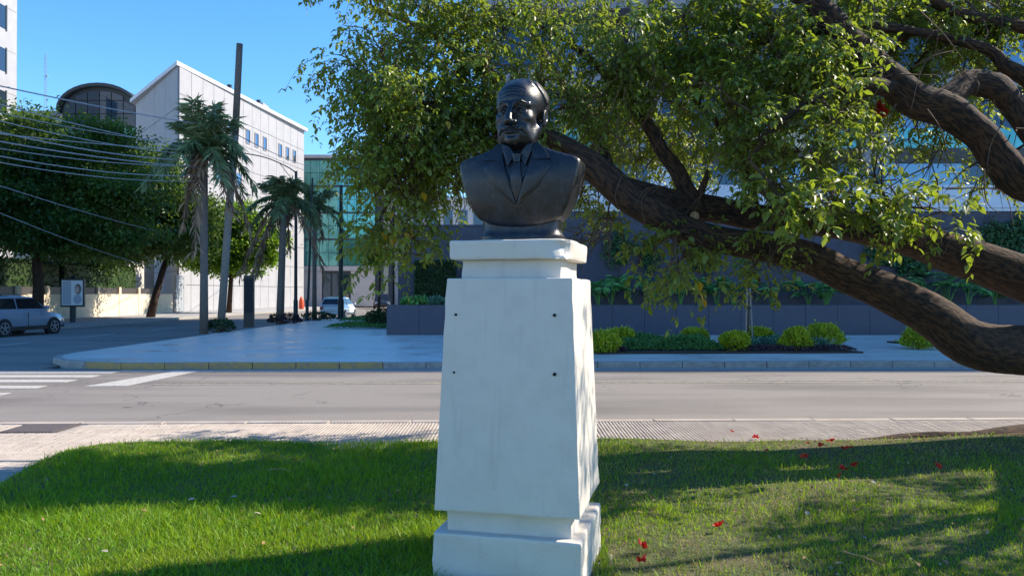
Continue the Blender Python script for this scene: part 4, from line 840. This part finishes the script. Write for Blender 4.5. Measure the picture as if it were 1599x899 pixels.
for c,rx,n,lab in (((-12.1,32.2,0),.55,500,'low dark planting at the foot of the tallest palm'),((-12.1,41.2,0),.9,800,'purple planting at the foot of the shorter palm'),((-11.5,46,0),.9,600,'dark planting at the foot of the second lamp post'),((-6.0,36.2,0),.62,900,'round green bush beside the planter corner'),((-6.6,37.6,0),.5,500,'smaller green bush behind the bush at the planter corner')):
    bush('low_planting', c, (rx,rx*.7,.30 if 'bush' not in lab else .5), n, .12, 'cover_purple' if 'purple' in lab else 'hedge', lab, 'plant', 'low plants along the plaza edge')
# ------------------------------------------------------------------ poles, lamps, cables
up = empty('utility_pole', (-12.55,33.3,0)); tag(up, 'tall weathered wooden utility pole leaning right beside the palm', 'pole')
MB().tube([(0,0,-.1),(.35,0,5),(.62,0,8.4)],[.17,.155,.15],12,True,.05).build('shaft','pole_wood',up,True); MB().tube([(.62,-.0,8.38),(.80,0,12.35)],[.15,.135],12,True,.05).build('upper_shaft','pole_wood_dark',up,True)
MB().tube([(.60,-.05,8.2),(-.3,-.15,7.1)],.05,6).build('brace','pole_wood_dark',up); MB().box(.4,.75,-.22,-.14,7.6,7.75).build('clamp','black_plastic',up)
def lamp_post(base, h, r, arm, label, lean=0.0):
    root = empty('lamp_post', base); MB().tube([(0,0,0),(0,0,1.2),(lean*.2,0,1.25),(lean,0,h)],[r*1.35,r*1.3,r,r*.75],12).build('post','pole_green',root,'auto')
    MB().lathe([(r*2.1,0),(r*2.1,.08),(r*1.5,.16)],12).build('base','pole_green',root)
    if arm:
        MB().tube(spline([(lean,0,h-.1,0),(-.5,0,h+.25,0),(-1.7,-.2,h+.75,0),(-3.1,-.3,h+1.0,0)],5)[:,:3],.035,6).build('arm','pole_green',root)
        MB().tube([(lean,0,h-1.1),(-.35,0,h-.3),(-.9,-.05,h+.42)],.02,6).build('brace','pole_green',root)
        MB().lathe([(.04,.0),(.15,.05),(.17,.14),(.06,.22)],10,(-3.25,-.3,h+.92)).build('lantern','black_plastic',root,'auto')
    tag(root, label, 'lamp post', 'green lamp posts along the plaza edge')
lamp_post((-12.3,44,0), 8.55, .10, True, 'dark green lamp post with a long arm over the street')
lamp_post((-12.05,45.5,0), 8.4, .075, False, 'thin dark post just right of the armed lamp post', .3)
lamp_post((-10.75,48.6,0), 8.4, .15, False, 'thick dark post standing beside the white hatchback')
wires = [(125,198,.030,'topmost thick cable crossing above the dark trees'),(150,238,.022,'second cable from the top, sloping to the pole'),(178,244,.020,'third cable from the top'),(196,250,.028,'fourth cable from the top, part of the bundle'),(206,236,.020,'fifth cable, crossing the bundle upward'),(214,262,.026,'sixth cable from the top, below the bundle'),(226,258,.018,'seventh cable from the top'),(236,272,.022,'eighth cable from the top'),(275,362,.016,'steep thin cable low across the dark trees'),(312,420,.014,'lowest steep cable at the far left'),(166,226,.016,'thin cable rising across the third cable'),(246,280,.018,'ninth cable, lowest of the bundle')]
for i,(y0,y1,r_,lab) in enumerate(wires):
    a = P(-60,y0-4,21.0); a.x = -14.94; b = P(345,y1,33.2); sag = .10+.07*((i*5)%4)
    if i in (8,9): b = P(250,y1,46)
    tag(MB().tube([a.lerp(b,t)-Vector((0,0,sag*4*t*(1-t))) for t in np.linspace(0,1,14)], r_*.72, 5).build('overhead_cable','cable'), lab+' by the left street' if len(lab.split())<5 else lab, 'cable', 'overhead cables')
for i,(y0,y1,lab) in enumerate(((206,262,'thin cable from the wooden pole to the far buildings'),(330,322,'low cable running past the palms down the street'))):
    a = P(362,y0,33.2); b = P(520,y1,95); tag(MB().tube([a.lerp(b,t)-Vector((0,0,1.2*4*t*(1-t)*.5)) for t in np.linspace(0,1,12)],.02,5).build('overhead_cable','black_plastic'), lab, 'cable', 'overhead cables')
# ------------------------------------------------------------------ street furniture
tm = empty('totem_sign', (-12.4,36.5,0)); tag(tm, 'black upright information totem on the plaza edge', 'sign')
MB().box(-.24,.24,-.08,.08,0,2.45).build('body','black_plastic',tm,bevel=.015); MB().box(-.19,.19,-.086,-.078,.7,2.30).build('panel','sign_dark',tm); MB().box(-.26,.26,-.1,.1,0,.05).build('foot','black_plastic',tm)
bb = empty('advert_panel', (-24.4,43,0), R(8)); tag(bb, 'black framed street advert panel on a post behind the blue car', 'advert panel')
MB().tube([(0,0,0),(0,0,.85)],.16,12).build('post','pole_green',bb); MB().box(-.62,.62,-.10,.10,.85,2.42).build('frame','black_plastic',bb,bevel=.03); MB().box(-.54,.54,-.108,-.098,.95,2.32).build('poster','sign_white',bb)
MB().box(-.50,-.06,-.112,-.106,1.0,2.28).build('poster_print','sign_grey',bb)
def blob(name,c,rx,rz,m,z): 
    o = MB().add([(c[0]+rx*math.cos(t),z,c[1]+rz*math.sin(t)) for t in np.linspace(0,6.283,17)[:-1]]+[(c[0]+rx*math.cos(t),z+.004,c[1]+rz*math.sin(t)) for t in np.linspace(0,6.283,17)[:-1]],[tuple(range(16)),tuple(range(31,15,-1))]+[(i,(i+1)%16,16+(i+1)%16,16+i) for i in range(16)]).build(name,m,bb)
blob('poster_print',(.30,1.84),.18,.30,'sign_hair',-.113); blob('poster_print',(.25,1.80),.11,.19,'sign_skin',-.118); blob('poster_print',(.28,1.28),.22,.26,'sign_grey',-.116)
MB().lathe([(.10,2.42),(.16,2.47),(.05,2.62)],10).build('finial','pole_green',bb)
ot = empty('orange_barrier', (-27.0,99.5,0)); ot.location = (-21.5,79,0); ot.scale = (.45,.45,.62); tag(ot, 'bright orange plastic barrier bag on the far sidewalk', 'barrier')
q = np.array([(0,.55),(.5,.62),(1.2,.6),(1.7,.42),(2.0,.2)]); mb = MB(); mb.lathe([(float(r_),float(z)) for z,r_ in q],14); mb.build('bag','orange',ot,'auto'); MB().tube([(0,0,1.95),(.08,0,2.15),(.15,0,2.1)],.06,6).build('knot','orange',ot)
# ------------------------------------------------------------------ cars
def car(name, loc, rz, S, paint, label, cat='car'):
    root = empty(name, loc, rz); tag(root, label, cat, 'cars on the side street')
    L, W, H = S['L'], S['W'], S['H']; b = S['belt']; hw = W/2
    # lower body: stations (x, bottom, top, half width)
    st = [(-L/2,.42,b-.22,hw*.80),(-L/2+.10,.30,b-.06,hw*.93),(-L/2+.5,.24,b+.01,hw*.99),(-.3*L,.22,b,hw),(0,.22,b-.02,hw),(.2*L,.22,b-.04,hw),(.28*L,.22,b-.09,hw*.99),(.42*L,.25,b-.19,hw*.95),(L/2-.09,.30,b-.30,hw*.86),(L/2,.40,b-.42,hw*.72)]
    mb = MB(); ns = 12
    for x, z0, z1, h in st:
        zm_ = z0+(z1-z0)*.62
        for y,z in ((0,z0),(h*.8,z0),(h*.97,z0+.1),(h,zm_-.1),(h*.985,zm_+.08),(h*.93,z1-.03),(h*.80,z1),(0,z1+.02),(-h*.80,z1),(-h*.93,z1-.03),(-h*.985,zm_+.08),(-h,zm_-.1),(-h*.97,z0+.1),(-h*.8,z0)): mb.v.append((x,y,z))
    ns = 14
    for i in range(len(st)-1):
        for k in range(ns): q = i*ns; mb.f.append((q+k,q+(k+1)%ns,q+ns+(k+1)%ns,q+ns+k))
    mb.f.append(tuple(range(ns))); mb.f.append(tuple((len(st)-1)*ns+k for k in range(ns))[::-1]); body = mb.build('body', paint, root, 'auto')
    # cabin
    c = S['cabin']; hb, ht = hw*.90, hw*.70; xs = [(c[0],b-.02),(c[1],H-.06),((c[1]+c[2])/2,H),(c[2],H-.07),(c[3],b-.06)]
    mb = MB(); 
    for s_ in (-1,1):
        for x,z in xs: t = (z-b)/(H-b); mb.v.append((x,s_*(hb+(ht-hb)*max(t,0)),z))
    n5 = len(xs); mb.f = [tuple(range(n5)),tuple(range(2*n5-1,n5-1,-1))]+[(i,i+1,n5+i+1,n5+i) for i in range(n5-1)]; cab = mb.build('cabin', paint, root, bevel=.03)
    def pt(x, t, s_): return (x, s_*(hb+(ht-hb)*t+.006), b+(H-b)*t)
    def xr(t): return c[0]+(c[1]-c[0])*t, c[3]+(c[2]-c[3])*t
    for s_ in (-1,1):
        a0,a1 = xr(.10); b0,b1 = xr(.80); mid = (c[1]+c[2])/2-.05
        for (u0,u1,v0,v1) in ((a0+.20,mid-.04,b0+.12,mid-.04),(mid+.04,a1-.16,mid+.04,b1-.10)):
            v = [pt(u0,.10,s_),pt(u1,.10,s_),pt(v1,.80,s_),pt(v0,.80,s_)]; v2 = [(x,y-s_*.02,z) for x,y,z in v]
            MB().add(v+v2,[(0,1,2,3),(7,6,5,4),(0,4,5,1),(1,5,6,2),(2,6,7,3),(3,7,4,0)]).build('side_window','glass_car',root)
        MB().box(c[3]-.42,c[3]-.30,min(s_*hw*.98,s_*(hw+.17)),max(s_*hw*.98,s_*(hw+.17)),b+.02,b+.17).build('mirror',paint,root,bevel=.02)
        for xd in (-.08*L,.14*L): MB().box(xd,xd+.2,min(s_*hw*.985,s_*(hw+.02)),max(s_*hw*.985,s_*(hw+.02)),b-.18,b-.14).build('door_handle',paint,root)
        for xd in (-.02*L-.0,): MB().box(xd,xd+.012,min(s_*hw*.98,s_*(hw+.003)),max(s_*hw*.98,s_*(hw+.003)),.36,b-.1).build('door_seam','hole',root)
        MB().box(-L*.30,L*.30,min(s_*hw*.97,s_*(hw+.012)),max(s_*hw*.97,s_*(hw+.012)),.24,.40).build('sill_trim','black_plastic',root)
        for x in S['axles']:
            yw = s_*(hw-.10); whl = empty('wheel',(x,yw,S['wr'])); whl.parent = root; wr = S['wr']
            MB().lathe([(wr+.05,-.105),(wr+.05,.105)],20,(0,0,0),'y').build('wheel_arch','black_plastic',whl)
            MB().lathe([(wr*.82,-.125),(wr*.97,-.12),(wr,-.08),(wr,.08),(wr*.97,.12),(wr*.82,.125)],24,(0,0,0),'y').build('tyre','tyre',whl,'auto')
            mb = MB(); mb.lathe([(wr*.66,.128*s_),(wr*.62,.131*s_)],24,(0,0,0),'y')
            mb.build('rim_well','hole',whl); mb = MB()
            for k in range(5):
                a = k*1.2566; M = Matrix.Rotation(a,4,'Y'); mb.box(-wr*.09,wr*.09,min(.128*s_,.14*s_),max(.128*s_,.14*s_),0,wr*.66,M)
            mb.lathe([(wr*.70,.127*s_),(wr*.70,.136*s_),(wr*.60,.136*s_),(wr*.60,.127*s_)],24,(0,0,0),'y').lathe([(wr*.16,.127*s_),(wr*.14,.145*s_)],12,(0,0,0),'y').build('rim','rim',whl)
    for s_ in (-1,1):
        MB().box(-L/2-.012,-L/2+.20,min(s_*hw*.60,s_*hw*.90),max(s_*hw*.60,s_*hw*.90),b-.30,b-.10).build('tail_light','lamp_red',root,bevel=.02)
        MB().box(L/2-.34,L/2-.02,min(s_*hw*.55,s_*hw*.84),max(s_*hw*.55,s_*hw*.84),b-.46,b-.32).build('headlight','lamp_clear',root,bevel=.03)
    # windscreens
    for e,(x0,z0,x1,z1) in enumerate(((c[0],b-.02,c[1],H-.06),(c[3],b-.06,c[2],H-.07))):
        sg = -1 if e == 0 else 1; v = []
        for t in (.14,.84): x = x0+(x1-x0)*t+sg*.012; z = z0+(z1-z0)*t+.008; h = hb+(ht-hb)*t-.07; v += [(x,-h,z),(x,h,z)]
        v2 = [(x-sg*.02,y,z-.012) for x,y,z in v]; MB().add(v+v2,[(0,1,3,2),(4,6,7,5),(0,4,5,1),(1,5,7,3),(3,7,6,2),(2,6,4,0)]).build('rear_window' if e == 0 else 'windscreen','glass_car',root)
    MB().box(-L/2-.025,-L/2+.10,-hw*.85,hw*.85,.28,.46).build('bumper',paint if S.get('pb') else 'black_plastic',root,bevel=.03); MB().box(L/2-.10,L/2+.02,-hw*.8,hw*.8,.28,.44).build('bumper','black_plastic',root,bevel=.03)
    MB().box(-L/2-.032,-L/2-.015,-.22,.22,.55,.67).build('number_plate','sign_white',root)
    if S.get('rail'):
        for s_ in (-1,1): MB().tube([(c[1]+.1,s_*ht*.96,H-.02),(c[1]+.2,s_*ht*.96,H+.04),(c[2]-.3,s_*ht*.96,H+.04),(c[2]-.15,s_*ht*.96,H-.02)],.018,6).build('roof_rail','black_plastic',root)
    return root
car('parked_car', (-20.95,32.3,ROAD_Z+.004), R(81.4), dict(L=4.4,W=1.86,H=1.66,belt=1.06,cabin=(-2.02,-1.45,.42,1.18),axles=(-1.33,1.36),wr=.345,rail=1), 'car_blue', 'grey blue sports utility car cut off by the left edge', 'car')
car('parked_car', (-12.35,55.2,ROAD_Z+.004), R(86), dict(L=3.95,W=1.68,H=1.50,belt=.93,cabin=(-1.90,-1.50,.35,1.12),axles=(-1.25,1.22),wr=.29,pb=1), 'car_white', 'white hatchback seen from behind on the side street', 'car')
car('parked_car', (-14.8,88,ROAD_Z+.004), R(-80), dict(L=4.3,W=1.85,H=1.75,belt=1.08,cabin=(-2.0,-1.6,.5,1.2),axles=(-1.3,1.3),wr=.36), 'car_black', 'black car parked far down the side street', 'car')
# ------------------------------------------------------------------ walls, gate and hedge on the far sidewalk
cw = empty('boundary_wall', (-28.5,30,0)); tag(cw, 'low cream wall topped with railings behind the far sidewalk', 'wall')
MB().box(-.25,0,0,35,0,1.55).build('wall','cream_wall',cw)
for i in range(12): MB().box(-.28,.03,i*2.9,i*2.9+.3,0,2.05).build('pier','cream_wall',cw,bevel=.01)
for i in range(11): MB().box(-.16,-.10,i*2.9+.31,i*2.9+2.89,1.553,2.0).build('railing_panel','brown_metal',cw)
for i in range(3): hedge('garden_hedge', (-30.2,35+i*10.2,0), 1.0, 5.0, 3.6, 5200, .22, 'hedge', ('dark hedge behind the blue car at the far left','dark hedge behind the advert panel','dark hedge behind the leaning street tree')[i], 'tall hedges behind the cream wall')
gt = empty('metal_gate', (-28.3,67.5,0)); tag(gt, 'pale grey metal gate between the cream wall and white building', 'gate')
for i in range(9): MB().box(-.06,.0,-2.3+i*.5+.02,-2.3+(i+1)*.5-.02,.08,3.1).build('gate_board','fence_grey',gt)
MB().box(-.09,-.065,-2.4,2.3,.05,3.2).build('frame','concrete',gt)
lb = empty('white_house', (-34,62,0)); tag(lb, 'pale house glimpsed between the dark trees', 'house'); MB().box(-6,3,0,5,0,7.2).build('wall','white_wall',lb); MB().box(-.6,.6,-.04,-.001,4.2,6.4).build('window','glass_dark',lb); MB().box(-4.6,-3.4,-.04,-.001,4.2,6.4).build('window','glass_dark',lb); MB().box(-6.3,3.3,-.4,5.3,7.2,7.5).build('roof','roof_grey',lb)
# ------------------------------------------------------------------ buildings
def facade(root, a, b, z0, z1, cols, rows, m, wins=None, gap=.05, t=.08, skip=None, win_m='glass_blue'):
    a = Vector((*a,0)); b = Vector((*b,0)); u = (b-a); L = u.length; u.normalize(); n = Vector((u.y,-u.x,0)); Mx = Matrix(((u.x,n.x,0,a.x),(u.y,n.y,0,a.y),(0,0,1,0),(0,0,0,1)))
    cwid = L/cols; rh = (z1-z0)/rows; me_ = None
    for i in range(cols):
        for j in range(rows):
            o = MB().box(i*cwid+gap/2,(i+1)*cwid-gap/2,.0,t,z0+j*rh+gap/2,z0+(j+1)*rh-gap/2,Mx).build('panel',m,root) 
            if wins and (i,j) in wins:
                wq = wins[(i,j)]; w_ = MB().box(i*cwid+cwid*(.5-wq[0]/2),i*cwid+cwid*(.5+wq[0]/2),t-.02,t+.02,z0+j*rh+rh*(.5-wq[1]/2),z0+j*rh+rh*(.5+wq[1]/2),Mx).build('window',win_m,root)
                f_ = MB(); x0 = i*cwid+cwid*(.5-wq[0]/2); x1 = i*cwid+cwid*(.5+wq[0]/2); y0 = z0+j*rh+rh*(.5-wq[1]/2); y1 = z0+j*rh+rh*(.5+wq[1]/2)
                for q in ((x0-.08,x1+.08,y0-.1,y0),(x0-.08,x1+.08,y1,y1+.08),(x0-.08,x0,y0,y1),(x1,x1+.08,y0,y1)): f_.box(q[0],q[1],t-.03,t+.07,q[2],q[3],Mx)
                f_.build('frame','seam',w_)
    return Mx, L
wb = empty('white_building', (0,0,0)); tag(wb, 'large white panelled building with sharp corner above the palms', 'building')
A_, B_, C_ = (-28.5,66), (-25.0,92.6), (-38.3,78.8)
MB().prism([A_,B_,(-40,97),C_],0,20.9).build('core','seam',wb)
facade(wb, A_, B_, 0, 21.0, 14, 9, 'panel_white', {(i,7):(.36,.55) for i in (2,4,6,7,8,10,11,12)} | {(i,j):(.5,.5) for i in (3,5,8,11) for j in (3,5)})
facade(wb, C_, A_, 0, 21.0, 4, 6, 'panel_white')
MB().prism([(-28.45,65.55),(-24.5,92.7),(-40,97.4),(-38.9,78.6)],21.0,21.35).build('cornice','band_white',wb)
MB().box(-29.0,-27.4,85,87,21.35,22.6).build('roof_box','concrete',wb)
for x,y in ((-33,73.5),(-27.8,76),(-26.9,82)):
    mb = MB().tube([(x,y,21.35),(x,y,21.9)],.05,6); mb.box(x-.18,x+.18,y-.18,y+.18,21.85,22.1); mb.build('floodlight','black_plastic',wb)
gb = empty('teal_glass_building', (-26.2,96,0)); tag(gb, 'teal glass office block closing the side street', 'building')
MB().box(0,9.2,.10,14,0,18.4).build('core','mullion',gb)
for i in range(8):
    for j in range(8): MB().box(i*1.15+.03,(i+1)*1.15-.03,0,.095,5.0+j*1.65+.03,5.0+(j+1)*1.65-.03).build('pane','glass_teal',gb)
for j in range(1,5): MB().box(-.05,9.25,-.06,.09,5.0+j*3.3-.12,5.0+j*3.3+.12).build('floor_band','mullion',gb)
MB().box(-.2,9.3,-.25,.09,4.4,4.98).build('canopy','white_wall',gb); MB().box(0,2.6,-.02,.09,0,4.38).build('wall','white_wall',gb); MB().box(6.2,9.2,-.02,.09,0,4.38).build('wall','white_wall',gb)
for i in range(3): MB().box(2.7+i*1.15,3.75+i*1.15,0.0,.09,.1,4.2).build('door','mullion',gb)
for i in range(3): MB().box(2.8+i*1.15,3.65+i*1.15,-.02,.0,.3,4.0).build('door_pane','glass_dark',gb)
MB().box(-.3,9.5,-.1,14.2,18.4,18.8).build('roof','white_wall',gb)
MB().box(9.21,10.2,.3,14,0,16).build('dark_fin','mullion',gb)
cb = empty('cream_building', (-15.8,104,0)); tag(cb, 'pale street building beyond the teal block', 'building')
MB().box(0,12.5,0.1,12,0,14.0).build('wall','far_white',cb)
for i in range(6):
    for j in range(4): w_ = MB().box(.6+i*2+.0,1.8+i*2,0.04,.097,1.2+j*3.2,3.2+j*3.2).build('window','glass_dark',cb); MB().box(.5+i*2,1.9+i*2,-.05,.12,1.08+j*3.2,1.19+j*3.2).build('sill','concrete',w_)
MB().box(-.2,12.7,-.1,12.2,14.0,14.5).build('cornice','far_white',cb)
lt = empty('corner_tower', (-81.2,86,0)); tag(lt, 'tall white apartment tower cut by the top left corner', 'building')
MB().box(-6,17.05,.06,14,0,46).build('core','panel_white',lt)
for j in range(14):
    for i in range(5): MB().box(3.4*i+.03,3.4*(i+1)-.03,0,.055,j*3.3+.03,(j+1)*3.3-.03).build('panel','panel_white',lt)
for j in range(13):
    for i in range(5):
        w_ = MB().box(3.4*i+.7,3.4*i+2.2,-.03,.0,j*3.3+.7,j*3.3+2.9).build('window','glass_dark',lt)
        MB().box(3.4*i+.55,3.4*i+.7,-.07,.0,j*3.3+.55,j*3.3+3.05).build('frame','mullion',w_); MB().box(3.4*i+2.2,3.4*i+2.35,-.07,.0,j*3.3+.55,j*3.3+3.05).build('frame','mullion',w_)
for j in range(8):
    w_ = MB().box(17.02,17.09,8.6,11.75,3.2+j*5.4-.6,6.1+j*5.4-.6).build('window','glass_dark',lt); MB().box(17.02,17.16,11.75,11.95,3.0+j*5.4-.6,6.3+j*5.4-.6).build('frame','mullion',w_)
    for i in range(3): MB().box(17.051,17.075,i*4.6+.1,(i+1)*4.6+.07,j*5.4+5.45,j*5.4+5.52).build('joint','seam',lt)
ab = empty('arched_building', (-58.8,110,0)); tag(ab, 'dark glass building with an arched roof behind the trees', 'building')
arc = [(5.4*math.cos(t)*1.0, 27.3+3.7*math.sin(t)) for t in np.linspace(0,math.pi,17)]
def arch(y0,y1,sc,name,m,zs=0):
    pts = [(x*sc,z*1.0+zs) for x,z in arc]+[(-5.4*sc,0),(5.4*sc,0)]; n = len(pts)
    MB().add([(x,y0,z) for x,z in pts]+[(x,y1,z) for x,z in pts],[tuple(range(n)),tuple(range(2*n-1,n-1,-1))]+[(i,(i+1)%n,n+(i+1)%n,n+i) for i in range(n)]).build(name,m,ab)
arch(.2,12,1.0,'core','mullion')
for i in range(6):
    x0, x1 = -5.0+i*1.7, -5.0+(i+1)*1.7-.12
    for j in range(5):
        z0 = 21.5+j*1.9; zt = z0+1.78
        f = lambda x: 27.0+3.6*math.sqrt(max(0,1-(x/5.5)**2))
        if z0 > min(f(x0),f(x1))-.3: continue
        MB().add([(x0,.0,z0),(x1,.0,z0),(x1,.0,min(zt,f(x1)-.2)),(x0,.0,min(zt,f(x0)-.2)),(x0,.19,z0),(x1,.19,z0),(x1,.19,min(zt,f(x1)-.2)),(x0,.19,min(zt,f(x0)-.2))],[(0,1,2,3),(7,6,5,4),(0,4,5,1),(1,5,6,2),(2,6,7,3),(3,7,4,0)]).build('pane','glass_dark' if j != 1 else 'glass_teal',ab)
roof = MB(); 
for k,(x,z) in enumerate(arc): roof.v += [(x*1.06,-.6,z+.0),(x*1.06,12.2,z),(x*1.06*1.02,-.6,z+.45),(x*1.06*1.02,12.2,z+.45)]
for k in range(len(arc)-1):
    q = 4*k; roof.f += [(q,q+4,q+5,q+1),(q+2,q+3,q+7,q+6),(q,q+2,q+6,q+4),(q+1,q+5,q+7,q+3)]
roof.f += [(0,1,3,2),tuple(4*(len(arc)-1)+i for i in (0,2,3,1))]; roof.build('roof','mullion',ab,'auto')
bl = empty('low_grey_block', (-72,118,0)); tag(bl, 'low grey rooftop block left of the arched building', 'building'); MB().box(-8,12,0,10,0,28.6).build('wall','grey_wall',bl); MB().box(-8.3,12.3,-.3,10.3,28.6,29.4).build('roof','concrete',bl); MB().box(1,4,-.05,-.001,25.2,27.2).build('window','glass_dark',bl)
an = empty('antenna_mast', (-72.2,119.5,29.4)); tag(an, 'thin radio mast standing on the low grey roof', 'antenna')
for dx,dy in ((-.2,0),(.2,0),(0,.3)): MB().tube([(dx,dy,0),(dx*.4,dy*.4,9.2)],.035,4).build('mast_leg','fence_grey',an)
mb = MB()
for k in range(14): z = k*.63; s_ = 1-.6*z/9.2; mb.tube([(-.2*s_,0,z),(.2*s_,0,z+.5)],.02,3)
mb.build('lattice','fence_grey',an); MB().tube([(0,.1,5.8),(.3,.1,5.8)],.12,8).build('dish','fence_grey',an)
